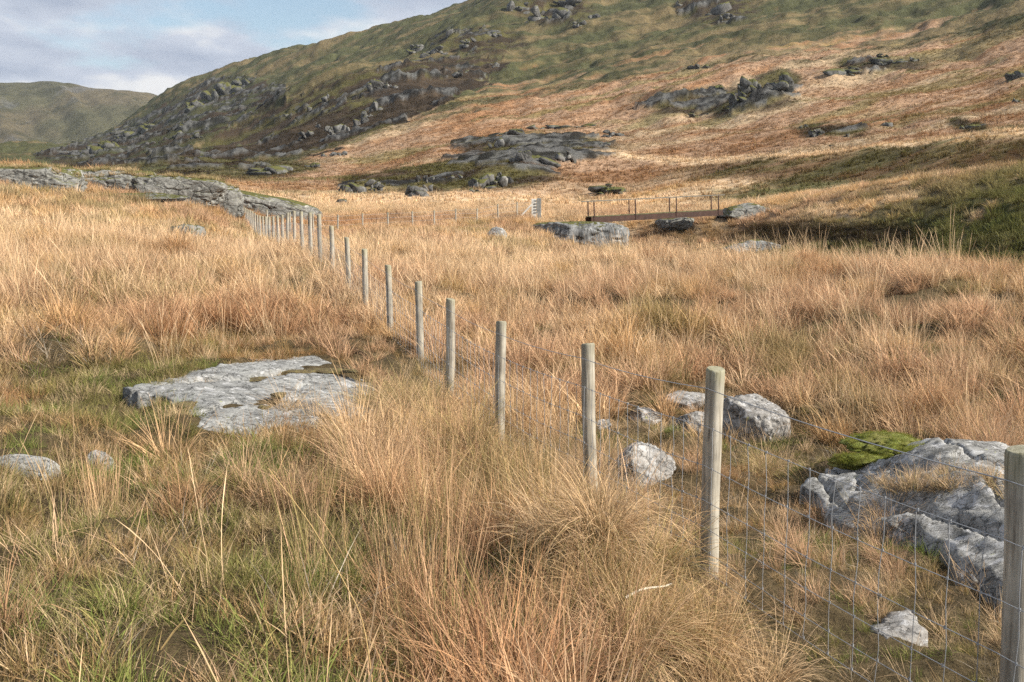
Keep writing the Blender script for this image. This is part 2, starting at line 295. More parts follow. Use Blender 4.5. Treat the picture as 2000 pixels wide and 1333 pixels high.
# ------------------------------------------------------------------ land sheets
tcols = np.concatenate([np.linspace(-.95, -.56, 24)[:-1], np.linspace(-.56, .56, 700), np.linspace(.56, .95, 24)[1:]])
def land(name, Ds, mat, label, slabs=1):
    T, DD = np.meshgrid(tcols, Ds); x = (T * DD).ravel(); D = DD.ravel(); z = ground_z(x, D)
    nr, nc = DD.shape
    i = (np.arange(nr - 1)[:, None] * nc + np.arange(nc - 1)[None]).ravel()
    f = np.stack([i, i + 1, i + nc + 1, i + nc], 1)
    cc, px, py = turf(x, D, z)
    if name == 'hillside':                                   # bedrock bluffs breaking out where the slope steepens
        la = x * .86 + D * .5; lb = D * .86 - x * .5
        q = fbm(la / 26, lb / 9, z / 10, oct=5, seed=91) + (fbm(la / 6, lb / 5, oct=3, seed=92) - .5) * .16; zone = in_poly(px, py, CRAG_POLY) * .075 + in_poly(px, py, HEATH_POLY) * .045
        for (a, b, rw, rh) in DARK_SPOTS: zone = np.maximum(zone, .055 * (1 - sstep(.3, 1.0, ((px - a) / rw) ** 2 + ((py - b) / rh) ** 2)))
        rk = sstep(.652, .680, q + zone) * (zone > .01)
        jag = fbm(la / 5, lb / 4, z / 3, oct=4, seed=95)
        z = z + rk * (.6 + 2.2 * np.abs(jag - .5) * 2) * np.clip(D / 300, .2, 1.2)
        cc = mix(cc, ROCKC[None] * (.07 + .42 * sstep(.40, .64, fbm(la / 2.2, lb / 2.0, z / 1.2, oct=4, seed=97)))[:, None], rk * .92)
    me = mesh_np(name, np.stack([x, D, z], 1), f)
    if name == 'hillside': pass
    else:
        cc = cc * .45                                        # bare soil and litter, darkened further to paint shade between the tussocks
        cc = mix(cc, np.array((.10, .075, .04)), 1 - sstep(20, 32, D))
    set_col(me, 'col', cc)
    o = link(name, me, mat); tag(o, label, kind='structure'); return o
m_near = ground_material('litter', [(9.0, .55, 1.25), (55.0, .6, 1.3)])
m_hill = ground_material('hill_turf', [(1.3, .72, 1.25), (.28, .75, 1.2), (5.0, .8, 1.2)])
D1 = np.concatenate([np.linspace(.6, 2.2, 8)[:-1], np.exp(np.linspace(math.log(2.2), math.log(80), 330))])
D2 = np.exp(np.linspace(math.log(80), math.log(1300), 400))
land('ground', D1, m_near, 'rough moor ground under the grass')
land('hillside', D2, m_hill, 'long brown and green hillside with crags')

m_far = ground_material('far_turf', [(.06, .75, 1.2), (.4, .8, 1.15)])
fx = np.linspace(-1400, 900, 260); fy = np.exp(np.linspace(math.log(1320), math.log(3400), 150))
cpx = [-600, -300, 0, 60, 110, 200, 260, 300, 345, 450, 600, 900]; cpy = [215, 182, 163, 161, 160, 172, 178, 182, 197, 236, 285, 330]
FX, FY = np.meshgrid(np.linspace(-.95, .05, 300), fy); x = (FX * FY).ravel(); D = FY.ravel(); px = CX + F_PX * x / D
crest = pchip(cpx, cpy, px); cz = 2300 * np.array([slope_of(q) for q in crest])
prof = np.where(D < 2300, sstep(1150, 2420, D) / sstep(1150, 2420, 2300), 1 - .35 * sstep(2300, 3400, D))
gul = 1 - np.abs(2 * fbm((x + D * .6) / 130, (D - x * .6) / 600, oct=5, seed=121) - 1)
z = EYE + cz * prof + (gul - .75) * 42 * sstep(1320, 1600, D) * (1 - sstep(2050, 2290, D)) + (fbm(x / 40, D / 60, oct=4, seed=125) - .5) * 9
nr, nc = FX.shape; i = (np.arange(nr - 1)[:, None] * nc + np.arange(nc - 1)[None]).ravel()
me = mesh_np('far_hill', np.stack([x, D, z], 1), np.stack([i, i + 1, i + nc + 1, i + nc], 1))
w = fbm(x / 120 + D / 500, D / 260, oct=5, seed=131); w2 = fbm(x / 30, D / 60, oct=4, seed=135)
cc = mix(np.array((.098, .093, .050)), np.array((.135, .112, .066)), sstep(.40, .66, w)); cc = mix(cc, HILLG_SHADED * .6, sstep(.52, .68, w2) * .6); cc = mix(cc, ROCKC * .55, sstep(.66, .74, fbm(x / 70, D / 90, oct=5, seed=139)) * .6)
set_col(me, 'col', cc); tag(link('far_hill', me, m_far), 'distant rounded green hill closing the valley', kind='structure')

# ------------------------------------------------------------------ rock
def rock_material(name, dark, light, lichen=.5, moss=0.0, scale=1.0, stri=(1, 1, 3)):
    m, n, l = mat_new(name)
    out = N(n, 'ShaderNodeOutputMaterial'); b = N(n, 'ShaderNodeBsdfPrincipled'); l.new(b.outputs[0], out.inputs[0])
    geo = N(n, 'ShaderNodeNewGeometry'); mpn = N(n, 'ShaderNodeMapping'); l.new(geo.outputs['Position'], mpn.inputs[0]); mpn.inputs['Scale'].default_value = stri
    mpn.inputs['Rotation'].default_value = (.3, .25, .4)
    big = noise_node(n, l, mpn.outputs[0], 1.6 * scale, 6, .6, .4); fine = noise_node(n, l, mpn.outputs[0], 14 * scale, 8, .7)
    lic = noise_node(n, l, geo.outputs['Position'], 5.5 * scale, 7, .62, .6)
    rb = ramp(n, [(.30, dark), (.62, light)]); l.new(big.outputs[0], rb.inputs[0])
    rf = ramp(n, [(.34, .28), (.46, .88), (.7, 1.3)]); l.new(fine.outputs[0], rf.inputs[0])
    c = mixc(n, l, 1.0, rb.outputs[0], rf.outputs[0], 'MULTIPLY')
    rl = ramp(n, [(.62 - .22 * lichen, 0.0), (.70 - .20 * lichen, .85)]); l.new(lic.outputs[0], rl.inputs[0])
    c = mixc(n, l, rl.outputs[0], c, tuple(min(.42, q * 1.65) for q in light))
    yl = noise_node(n, l, geo.outputs['Position'], 8.0 * scale, 3, .5); ry = ramp(n, [(.70, 0.0), (.74, .7)]); l.new(yl.outputs[0], ry.inputs[0])
    c = mixc(n, l, ry.outputs[0], c, tuple(q * k_ for q, k_ in zip(light, (1.05, 1.1, .5))))
    vo = N(n, 'ShaderNodeTexVoronoi', feature='DISTANCE_TO_EDGE'); vo.inputs['Scale'].default_value = 3.2 * scale
    wv = mixc(n, l, .25, mpn.outputs[0], lic.outputs['Color']); l.new(wv, vo.inputs['Vector'])
    rc = ramp(n, [(.0, .25), (.035, 1.0)]); l.new(vo.outputs['Distance'], rc.inputs[0])
    c = mixc(n, l, .6, c, mixc(n, l, 1.0, c, rc.outputs[0], 'MULTIPLY'))
    if moss > 0:
        sx = N(n, 'ShaderNodeSeparateXYZ'); l.new(geo.outputs['Normal'], sx.inputs[0])
        mn = noise_node(n, l, geo.outputs['Position'], 1.3 * scale, 5, .6)
        ad = N(n, 'ShaderNodeMath', operation='MULTIPLY_ADD'); l.new(sx.outputs['Z'], ad.inputs[0]); ad.inputs[1].default_value = .55; l.new(mn.outputs[0], ad.inputs[2])
        rm = ramp(n, [(1.02 - .35 * moss, 0.0), (1.10 - .35 * moss, 1.0)]); l.new(ad.outputs[0], rm.inputs[0])
        c = mixc(n, l, rm.outputs[0], c, (.085, .085, .025))
    l.new(c, b.inputs['Base Color']); b.inputs['Roughness'].default_value = .9; b.inputs['Specular IOR Level'].default_value = .25
    ht = mixc(n, l, .5, fine.outputs[0], rc.outputs[0])
    bp = N(n, 'ShaderNodeBump'); bp.inputs['Strength'].default_value = .8; bp.inputs['Distance'].default_value = .05 / scale
    l.new(ht, bp.inputs['Height']); l.new(bp.outputs[0], b.inputs['Normal'])
    return m
m_slab = rock_material('lichened_slate', (.12, .12, .117), (.29, .292, .28), .34, 0, 1.6, (1, 1, 2))
m_boul = rock_material('pale_boulder_rock', (.15, .14, .13), (.31, .298, .28), .45, 0, 1.9, (1, 1, 1.5))
m_outc = rock_material('striated_rock', (.12, .118, .11), (.33, .326, .31), .46, .04, 1.9, (1, 2.6, 3.2))
m_ridge = rock_material('ridge_rock', (.10, .10, .092), (.23, .228, .21), .24, .5, .45, (1, 1, 1.5))
m_abut = rock_material('striped_rock', (.075, .078, .08), (.235, .238, .235), .25, .1, .45, (2.4, 1, .5))
m_crag = rock_material('crag_rock', (.03, .029, .027), (.15, .146, .137), .24, .45, .14, (1, 1, .6))
m_knoll = rock_material('mossy_crag_rock', (.03, .03, .027), (.13, .13, .122), .15, .8, .18, (1, 1, .7))

def plain_moss():
    m, n, l = mat_new('dry_moss'); out = N(n, 'ShaderNodeOutputMaterial'); b = N(n, 'ShaderNodeBsdfPrincipled'); l.new(b.outputs[0], out.inputs[0])
    geo = N(n, 'ShaderNodeNewGeometry'); t = noise_node(n, l, geo.outputs['Position'], 18, 8, .75)
    r = ramp(n, [(.35, (.05, .035, .02)), (.55, (.13, .10, .04)), (.7, (.20, .18, .05))]); l.new(t.outputs[0], r.inputs[0]); l.new(r.outputs[0], b.inputs['Base Color']); b.inputs['Roughness'].default_value = 1
    bp = N(n, 'ShaderNodeBump'); bp.inputs['Distance'].default_value = .03; l.new(t.outputs[0], bp.inputs['Height']); l.new(bp.outputs[0], b.inputs['Normal']); return m
def moss_material():
    m, n, l = mat_new('moss_cushion'); out = N(n, 'ShaderNodeOutputMaterial'); b = N(n, 'ShaderNodeBsdfPrincipled'); l.new(b.outputs[0], out.inputs[0])
    geo = N(n, 'ShaderNodeNewGeometry'); t = noise_node(n, l, geo.outputs['Position'], 26, 8, .75); t2 = noise_node(n, l, geo.outputs['Position'], 5, 4, .6)
    r = ramp(n, [(.3, (.06, .07, .012)), (.55, (.16, .19, .025)), (.75, (.26, .29, .05))]); l.new(t.outputs[0], r.inputs[0])
    r2 = ramp(n, [(.4, 0.0), (.65, .7)]); l.new(t2.outputs[0], r2.inputs[0])
    l.new(mixc(n, l, r2.outputs[0], r.outputs[0], (.20, .17, .05)), b.inputs['Base Color']); b.inputs['Roughness'].default_value = 1
    bp = N(n, 'ShaderNodeBump'); bp.inputs['Strength'].default_value = 1; bp.inputs['Distance'].default_value = .03
    l.new(t.outputs[0], bp.inputs['Height']); l.new(bp.outputs[0], b.inputs['Normal']); return m
m_moss = moss_material(); m_dull = plain_moss()

def ico(sub):
    bm = bmesh.new(); bmesh.ops.create_icosphere(bm, subdivisions=sub, radius=1)
    v = np.array([q.co[:] for q in bm.verts]); f = np.array([[q.index for q in p.verts] for p in bm.faces]); bm.free(); return v, f
ICO5, ICO6, ICO4, ICO3 = ico(5), ico(6), ico(4), ico(3)
def boulder(name, dims, seed, cuts=13, rough=.09, src=ICO5, joint=0.0, flat=0.0, box=0, dlo=.62):
    """an angular weathered rock: a sphere cut by random planes, broken by joints, roughened"""
    r_ = np.random.RandomState(seed); d = src[0]
    n = r_.normal(size=(cuts, 3)); n[:, 2] *= (1.0 - flat * .5); n /= np.linalg.norm(n, axis=1)[:, None]; dist = r_.uniform(dlo, 1.0 if dlo > .5 else .75, cuts)
    dots = d @ n.T; rr = np.where(dots > 1e-3, dist[None] / np.maximum(dots, 1e-3), 9).min(axis=1); rr = np.minimum(rr, 1.12)
    if box: rr = np.minimum(1.25 / (np.abs(d) ** box).sum(1) ** (1 / box) * .8, 1.35 * rr)
    v = d * rr[:, None]
    s = seed * 3.7
    ns = fbm(v[:, 0] * 1.7 + s, v[:, 1] * 1.7, v[:, 2] * 1.7, oct=5, seed=seed) - .5
    ns2 = 1 - np.abs(2 * fbm(v[:, 0] * 3.1 + s, v[:, 1] * 3.1, v[:, 2] * 2.2, oct=3, seed=seed + 9) - 1)
    v = v * (1 + ns[:, None] * rough * 3.2 - (sstep(.86, .99, ns2) * rough * .9)[:, None])
    if joint:
        st = np.floor((v[:, 0] * .8 + v[:, 2] * .5 + ns * .5) * 3.2); v[:, 2] += joint * (hash3(st, st * 0, st * 0, seed) - .5); v[:, 1] += joint * (hash3(st, st * 0 + 3, st * 0, seed) - .5)
    return mesh_np(name, v * np.array(dims) / 2, src[1])
def crag(name, dims, seed, n=9):
    """a broken outcrop: tilted angular blocks grown together"""
    r_ = np.random.RandomState(seed); V = []; F = []; o = 0
    for i in range(n):
        q = boulder('b', (1, 1, 1), seed * 31 + i, cuts=7, rough=.05, src=ICO3, dlo=.30); v = np.empty(len(q.vertices) * 3); q.vertices.foreach_get('co', v); v = v.reshape(-1, 3); bpy.data.meshes.remove(q)
        s_ = r_.uniform(.18, .55) if i > 1 else r_.uniform(.5, .75); v = v * np.array((s_ * r_.uniform(1.1, 2.3), s_, s_ * r_.uniform(.40, .80)))
        a = -.12 + r_.uniform(-.12, .3); v = v @ np.array([[math.cos(a), 0, math.sin(a)], [0, 1, 0], [-math.sin(a), 0, math.cos(a)]])
        v = v + np.array((r_.uniform(-.6, .6), r_.uniform(-.3, .3), r_.uniform(-.3, .1))); V.append(v); F.append(ICO3[1] + o); o += len(v)
    V = np.concatenate(V); V = (V - (V.max(0) + V.min(0)) / 2) / (V.max(0) - V.min(0)); return mesh_np(name, V * np.array(dims), np.concatenate(F), smooth=False)
FOOT = []                                   # (x, y, a, b, rot) plan ellipses and polygons kept clear of grass
POLYS = []
def set_rock(name, px, py, wpx, hpx, seed, mat, label, cat='rock', group=None, depth=1.0, dmin=2.5, src=ICO5, sink=.35, joint=0.0, rotz=None, tilt=0.0, rough=.09, cuts=13, foot=True, box=0):
    """px, py: where the middle of its foot meets the ground on that bearing; wpx, hpx: how wide and high it stands"""
    p = pick(px, py, dmin=dmin); s = p.y / F_PX; w = wpx * s; h = hpx * s
    me = boulder(name, (w * 1.08, w * depth, h / (1 - sink) * 1.08), seed, src=src, joint=joint, rough=rough, cuts=cuts, box=box)
    o = link(name, me, mat); o.location = (p.x, p.y + w * depth * .25, p.z + h * .5 - h / (1 - sink) * sink * .5 + .02 * h)
    o.rotation_euler = (0, tilt, (seed * 1.3 % .7 - .35) if rotz is None else rotz)
    if foot: FOOT.append((p.x, p.y + w * depth * .25, w * .47, w * depth * .45))
    return tag(o, label, cat, group)

def plate(name, poly_px, up, h, mat, seed, rough=.05, grooves=(), res=.03, edge=.25, parent=None, lift=None, dmin=2.5, slope_x=0.0, skip_foot=False, terrace=0.0, blocks=0.0, lip=.55):
    """a bedrock slab breaking the turf: a real block with its own thickness, its outline laid out on the ground"""
    P = [pick(a, b, up, dmin=dmin) for a, b in poly_px]; poly = [(q.x, q.y) for q in P]
    xs = np.array([q[0] for q in poly]); ys = np.array([q[1] for q in poly])
    gx = np.arange(xs.min() - .15, xs.max() + .15, res); gy = np.arange(ys.min() - .15, ys.max() + .15, res); GX, GY = np.meshgrid(gx, gy)
    wx = GX + (fbm(GX * 2.2, GY * 2.2, oct=4, seed=seed) - .5) * .30; wy = GY + (fbm(GX * 2.2 + 9, GY * 2.2, oct=4, seed=seed + 3) - .5) * .34
    ins = in_poly(wx, wy, poly); dd = np.full(GX.shape, 9.0)
    for a in range(len(poly)):
        (x0, y0), (x1, y1) = poly[a], poly[(a + 1) % len(poly)]
        t = np.clip(((wx - x0) * (x1 - x0) + (wy - y0) * (y1 - y0)) / ((x1 - x0) ** 2 + (y1 - y0) ** 2 + 1e-9), 0, 1)
        dd = np.minimum(dd, np.hypot(wx - x0 - t * (x1 - x0), wy - y0 - t * (y1 - y0)))
    sd = np.where(ins, dd, -dd)
    g = base_z(GX, GY)
    top = h * (lip + (1 - lip) * sstep(0, edge, sd)) + slope_x * (GX - xs.mean())
    top = top + (fbm(GX * 1.1, GY * 1.1, oct=5, seed=seed + 5) - .5) * rough * 3 + (fbm(GX * 6, GY * 9, oct=3, seed=seed + 6) - .5) * rough * .8
    if blocks:
        a_ = (GX * .80 - GY * .60 + (fbm(GX * 1.2, GY * 1.2, oct=3, seed=seed + 8) - .5) * .35) / 1.1; b_ = (GY * .80 + GX * .60 + (fbm(GX * 1.4 + 5, GY * 1.4, oct=3, seed=seed + 9) - .5) * .16) / .21
        ia, ib = np.floor(a_ + .5 * (np.floor(b_) % 2)), np.floor(b_); top = top + blocks * (hash3(ia, ib, ia * 0, seed) - .5) * 2 + blocks * 1.2 * (hash3(ia, ib, ia * 0 + 2, seed) - .5) * (a_ - np.floor(a_) - .5) + blocks * 1.5 * (b_ - ib - .5)
    if terrace:
        q = (GX * .35 + GY * .9 + (fbm(GX * 1.5, GY * 1.5, oct=3, seed=seed + 8) - .5) * .5) / .42; fr = q - np.floor(q)
        top = top + terrace * (sstep(.0, .12, fr) - fr)
    for (ax, ay, bx, by, wd, dp) in grooves:
        A = pick(ax, ay, up, dmin=dmin); B = pick(bx, by, up, dmin=dmin)
        t = np.clip(((wx - A.x) * (B.x - A.x) + (wy - A.y) * (B.y - A.y)) / ((B.x - A.x) ** 2 + (B.y - A.y) ** 2), 0, 1)
        e = np.hypot(wx - A.x - t * (B.x - A.x), wy - A.y - t * (B.y - A.y)); top = top - dp * np.exp(-(e / wd) ** 2)
    zt = np.where(sd > 0, g + top, g - .25 + np.clip(.0 + sd, -.1, 0))
    keep = sd > -.10
    idx = -np.ones(GX.shape, int); idx[keep] = np.arange(keep.sum())
    a, b, c, d = idx[:-1, :-1], idx[:-1, 1:], idx[1:, 1:], idx[1:, :-1]
    ok = (a >= 0) & (b >= 0) & (c >= 0) & (d >= 0)
    me = mesh_np(name, np.stack([GX[keep], GY[keep], zt[keep]], 1), np.stack([a[ok], b[ok], c[ok], d[ok]], 1))
    if not skip_foot: POLYS.append([(xs.mean() + (q[0] - xs.mean()) * .90, ys.mean() + (q[1] - ys.mean()) * .90) for q in poly])
    return link(name, me, mat, parent), poly
def moss_patch(px, py, wpx, dpx, up, parent, seed, dmin=2.5, th=.05, name='moss'):
    p = pick(px, py, up, dmin=dmin); s = p.y / F_PX
    me = boulder(name, (wpx * s, dpx * s, th * 3.2), seed, cuts=5, rough=.16, src=ICO5)
    o = link(name, me, m_moss); o.parent = parent; o.location = (p.x, p.y, p.z + up - th * .35); return o

slab, _ = plate('rock_slab', [(232, 770), (300, 742), (360, 702), (470, 688), (610, 676), (660, 690), (705, 712), (735, 760), (720, 815), (640, 828), (520, 832), (420, 826), (345, 800), (330, 780)], .07, .09, m_slab, 4, rough=.022, edge=.45, blocks=.010,
      grooves=[(330, 758, 470, 746, .07, .09), (470, 746, 560, 728, .06, .09), (560, 728, 730, 722, .06, .09), (345, 792, 470, 778, .04, .05), (430, 705, 640, 698, .03, .03), (500, 780, 690, 772, .025, .03), (560, 800, 600, 760, .02, .03)], res=.022)
tag(slab, 'broad flat lichen-covered grey rock slab set in the turf beside the fence', 'rock')
for (a, b, w, d, sd) in [(440, 752, 90, 40, 1), (500, 742, 70, 40, 2), (570, 728, 90, 44, 3), (640, 725, 110, 44, 4), (335, 760, 120, 60, 6), (545, 772, 30, 44, 7), (515, 797, 26, 40, 8), (360, 792, 60, 60, 9)]:
    moss_patch(a, b, w, d, .050, slab, 30 + sd, th=.016).data.materials.__setitem__(0, m_dull)
set_rock('low_rock', 40, 920, 120, 24, 14, m_slab, 'low pale rock sunk in brown turf in front of the flat slab', depth=.55, src=ICO6, cuts=9, rough=.05, sink=.6, rotz=.05, box=4)
set_rock('split_rock', 190, 916, 54, 28, 17, m_slab, 'small split rock with a sharp edge in front of the flat slab', depth=.7, src=ICO6, cuts=8, rough=.05, sink=.6, tilt=.25, box=4)
moutc, _ = plate('mossy_outcrop', [(1570, 925), (1640, 880), (1700, 862), (1800, 850), (1900, 848), (2060, 860), (2160, 960), (2130, 1090), (2010, 1120), (1940, 1085), (1850, 1030), (1740, 985), (1640, 960)], .26, .34, m_outc, 23, rough=.05, edge=.95, lip=.30, res=.02, slope_x=.01, blocks=.032,
    grooves=[(1650, 900, 1990, 1010, .025, .09), (1700, 955, 1985, 1045, .025, .09), (1860, 905, 2010, 960, .02, .07), (1760, 985, 1960, 1085, .03, .08), (1600, 905, 1720, 985, .025, .07), (1780, 850, 1900, 905, .02, .06)])
tag(moutc, 'large layered grey rock outcrop with bright green moss beyond the fence', 'rock')
moss_patch(1725, 868, 150, 120, .34, moutc, 41, th=.05); moss_patch(1815, 890, 110, 120, .31, moutc, 42, th=.035); moss_patch(1690, 900, 140, 70, .30, moutc, 43, th=.035); moss_patch(1760, 908, 120, 90, .29, moutc, 45, th=.03)
set_rock('boulder', 1475, 860, 130, 92, 5, m_boul, 'rounded pale boulder with pinkish lichen behind a fence post', depth=.9, src=ICO6, cuts=9, rough=.06)
set_rock('boulder', 1262, 935, 112, 56, 12, m_boul, 'small domed whitish boulder seen through the fence netting', depth=.9, src=ICO6, cuts=8, rough=.06, sink=.55)
set_rock('low_rock', 1345, 800, 90, 28, 7, m_boul, 'flat stone in the turf beside the rounded pale boulder', depth=.8, cuts=9)
set_rock('low_rock', 1260, 828, 62, 26, 8, m_boul, 'small slanting stone in turf between the boulders', depth=.8, cuts=9)
set_rock('low_rock', 1362, 850, 74, 44, 9, m_boul, 'angular stone leaning against the rounded pale boulder', depth=.8, cuts=9)
set_rock('low_rock', 1175, 838, 40, 18, 10, m_boul, 'little grey stone in brown grass beyond the fence', depth=.8, cuts=9)
o, _ = plate('low_rock', [(1690, 1212), (1730, 1186), (1790, 1178), (1812, 1200), (1790, 1228), (1715, 1236)], .08, .10, m_boul, 61, rough=.04, res=.018)
tag(o, 'pale lichened stone half hidden by leaning straw beneath the fence', 'rock')
# the long rock ridge across the left slope
R = 'blocks of the long rock ridge'
set_rock('ridge_rock', 40, 366, 200, 36, 21, m_ridge, 'grey ridge block with grassy top at the outer end of the ridge', depth=.4, dmin=38, src=ICO6, joint=.06, rotz=.03, group=R, box=6, rough=.07)
set_rock('ridge_rock', 212, 372, 160, 36, 22, m_ridge, 'squared ridge block beside the dark cleft of the ridge', depth=.4, dmin=38, src=ICO6, joint=.05, rotz=.06, group=R, box=6, rough=.07)
set_rock('ridge_rock', 340, 388, 170, 38, 23, m_ridge, 'ridge block sloping down beside the squared one', depth=.4, dmin=38, src=ICO6, joint=.05, rotz=.15, group=R, box=5, rough=.07, tilt=.06)
set_rock('ridge_rock', 418, 404, 100, 40, 24, m_ridge, 'pointed ridge block with a pale face above the fence end', depth=.5, dmin=38, src=ICO6, joint=.06, rotz=.2, group=R, box=4, rough=.08, tilt=.1)
set_rock('ridge_slab', 520, 420, 190, 34, 25, m_ridge, 'smooth tilted grey slab where the fence meets the ridge', depth=.7, dmin=55, src=ICO6, rotz=.2, tilt=.20, rough=.05, cuts=8, box=4)
set_rock('low_rock', 280, 392, 220, 14, 26, m_ridge, 'thin grey ledge running under the ridge blocks', depth=.2, dmin=30)
set_rock('low_rock', 362, 466, 72, 26, 27, m_ridge, 'flat grey stone in golden grass on the slope below the ridge', depth=.8, dmin=15)
set_rock('low_rock', 285, 468, 40, 10, 28, m_ridge, 'thin sliver of stone in golden grass below the ridge', depth=.8, dmin=15)
# about the stream
set_rock('abutment_rock', 1128, 480, 180, 42, 31, m_abut, 'big striped pale rock carrying the end of the footbridge', depth=.7, dmin=54, src=ICO6, rotz=.1, cuts=9, rough=.06, box=4)
set_rock('boulder', 1320, 449, 66, 26, 32, m_ridge, 'dark boulder under the middle of the footbridge', depth=.8, dmin=58)
set_rock('boulder', 1452, 426, 100, 26, 33, m_ridge, 'grassy rock hump at the landing of the footbridge', depth=.8, dmin=60)
set_rock('stream_rock', 1455, 500, 150, 26, 34, m_abut, 'long low grey rock at the stream below the footbridge', depth=.3, dmin=40, src=ICO6)
set_rock('boulder', 966, 470, 44, 24, 35, m_outc, 'pale stone at the edge of the meadow near the striped rock', depth=.8, dmin=34)
set_rock('boulder', 668, 398, 20, 9, 36, m_crag, 'lone dark stone in the flat meadow behind the fences', depth=.8, dmin=75)
# hillside crags
def crags(lst, label, group, mat, name='crag_rock', seed0=100, joint=.16, sink=.58):
    for i, (a, b, w, h, *own) in enumerate(lst):
        p = pick(a, b + h * .45, dmin=82); q = p.y / F_PX; W_ = w * q; H_ = .85 * h * q / (1 - sink)
        me = crag(name, (W_ * 1.25, W_ * .8, H_), seed0 + i, 14 if w > 26 else 8); o = link(name, me, mat); o.location = (p.x, p.y + W_ * .15, p.z + H_ * (.5 - sink)); o.rotation_euler = (0, 0, .4 * math.sin(seed0 + i * 2.1))
        tag(o, own[0] if own else label, 'rock', group); FOOT.append((p.x, p.y + W_ * .15, W_ * .4, W_ * .3))
crags([(645, 190, 28, 17, 'lone pale rock high on the heather spur'), (735, 163, 40, 24, 'biggest pale rock face on the dark heather spur'), (765, 166, 24, 14), (575, 238, 18, 12), (608, 212, 14, 8), (642, 252, 20, 16), (668, 252, 30, 24, 'upright pale rock at the low end of the heather spur rock chain'), (700, 236, 32, 20), (735, 206, 26, 22, 'rock at the upper end of the heather spur rock chain'), (716, 222, 20, 16), (600, 262, 30, 16, 'broad low rock at the foot of the heather spur'), (590, 268, 16, 12), (650, 262, 16, 10), (560, 225, 12, 8), (620, 245, 14, 12)],
      'pale rock breaking out of the dark heather spur', 'rocks of the heather spur', m_crag)
crags([(885, 146, 34, 14), (905, 140, 18, 9), (962, 126, 22, 11)], 'grey rock along the top edge of the heather spur', 'rocks on the spur top', m_crag, seed0=130)
crags([(815, 92, 40, 14, 'long low crag on green slope just above the heather spur'), (850, 96, 46, 18, 'rubbly crag on green slope above the heather spur'), (882, 62, 18, 12), (918, 80, 36, 18, 'crag on the green slope below the skyline crag'), (965, 68, 30, 14), (1010, 12, 44, 24, 'dark crag at the skyline of the green hill'), (1085, 22, 96, 28, 'largest broken crag of the upper green slope'), (1110, 4, 76, 16, 'crag touching the top of the largest green slope crag'), (1135, 45, 30, 14), (1160, 30, 20, 12), (1402, 16, 90, 26, 'broad lone crag on the upper green slope over the footbridge'), (1420, 32, 30, 14, 'low rock at the foot of the broad lone crag'), (1330, 5, 24, 10)],
      'broken grey crag high on the green hillside', 'crags of the upper hillside', m_crag, seed0=140)
crags([(440, 172, 50, 34, 'tallest cliff rock on the nose of the far ridge'), (408, 188, 40, 30), (380, 203, 34, 22), (470, 160, 40, 20, 'cliff rock at the upper end of the ridge nose crag'), (285, 248, 46, 18, 'flat cliff rock midway down the ridge nose'), (240, 262, 40, 16), (205, 284, 50, 22, 'lowest cliff rock where the ridge nose meets the valley'), (170, 290, 36, 14), (345, 262, 22, 16), (385, 264, 22, 14), (360, 245, 22, 14)],
      'weathered cliff rock on the nose of the far ridge', 'cliffs of the ridge nose', m_knoll, seed0=160)  # darker rock mix here paints in the shade on the nose cliffs
crags([(528, 330, 86, 22, 'long pale rock band in russet grass under the heather spur'), (612, 322, 32, 14), (660, 299, 28, 10), (630, 303, 16, 8)], 'low rock band in russet grass under the heather spur', 'rocks of the russet flat', m_crag, name='rock_band', seed0=180)
crags([(690, 366, 44, 24, 'wider dark humped rock at the russet meadow edge'), (735, 362, 34, 28, 'taller dark humped rock at the russet meadow edge')], 'dark humped rock in the russet meadow edge', 'humped rocks at the meadow edge', m_crag, seed0=190)
crags([(812, 372, 44, 28, 'pale leaning block at the foot of the grassy knoll'), (836, 368, 26, 20), (822, 350, 21, 18), (848, 352, 26, 15), (955, 352, 70, 35, 'widest rock of the grassy knoll behind the meadow fence'), (985, 346, 47, 28, 'rock beside the widest one of the grassy knoll'), (895, 345, 23, 12), (930, 372, 26, 11), (955, 280, 60, 25, 'pale angular rock at the end of the heathery ledge'), (1000, 258, 47, 18), (1060, 248, 91, 12, 'thin rock ledge along the crest of the heathery knolls'), (1130, 246, 78, 10, 'thin rock ledge next along the heathery knoll crest'), (1055, 308, 73, 30, 'dark broad outcrop face under the heathery ledge'), (1105, 306, 39, 28, 'pale block beside the dark broad outcrop face'), (1200, 260, 44, 15, 'pale rock at the end of the heathery knolls over the dome'), (1180, 284, 31, 11), (1020, 305, 39, 25), (1130, 262, 52, 11)],
      'grey outcrop rock on the heathery knolls above the meadow', 'outcrops of the heathery knolls', m_crag, seed0=200)
crags([(1470, 164, 44, 36, 'smaller pointed top of the twin-topped crag on the brown slope'), (1515, 160, 70, 44, 'larger rounded top of the twin-topped crag on the brown slope')], 'rugged twin-topped crag standing on the brown slope', 'crags of the twin top', m_knoll, seed0=230)
crags([(1450, 192, 46, 26, 'biggest mossy rock below the twin-topped crag'), (1405, 172, 20, 14), (1390, 204, 14, 8), (1370, 224, 38, 8, 'flat slab lying lowest below the twin-topped crag'), (1420, 214, 16, 8)], 'mossy rock below the twin-topped crag', 'rocks below the twin-topped crag', m_knoll, seed0=235)
crags([(1365, 130, 36, 11, 'dark outcrop in grass uphill of the twin-topped crag'), (1640, 138, 66, 14, 'long flat outcrop on the upper brown slope'), (1665, 134, 30, 10), (1740, 118, 56, 16, 'humped dark outcrop on the upper brown slope'), (1785, 116, 20, 9), (1725, 108, 20, 7)], 'flat dark outcrop on the upper brown slope', 'flat outcrops of the upper slope', m_knoll, seed0=245)
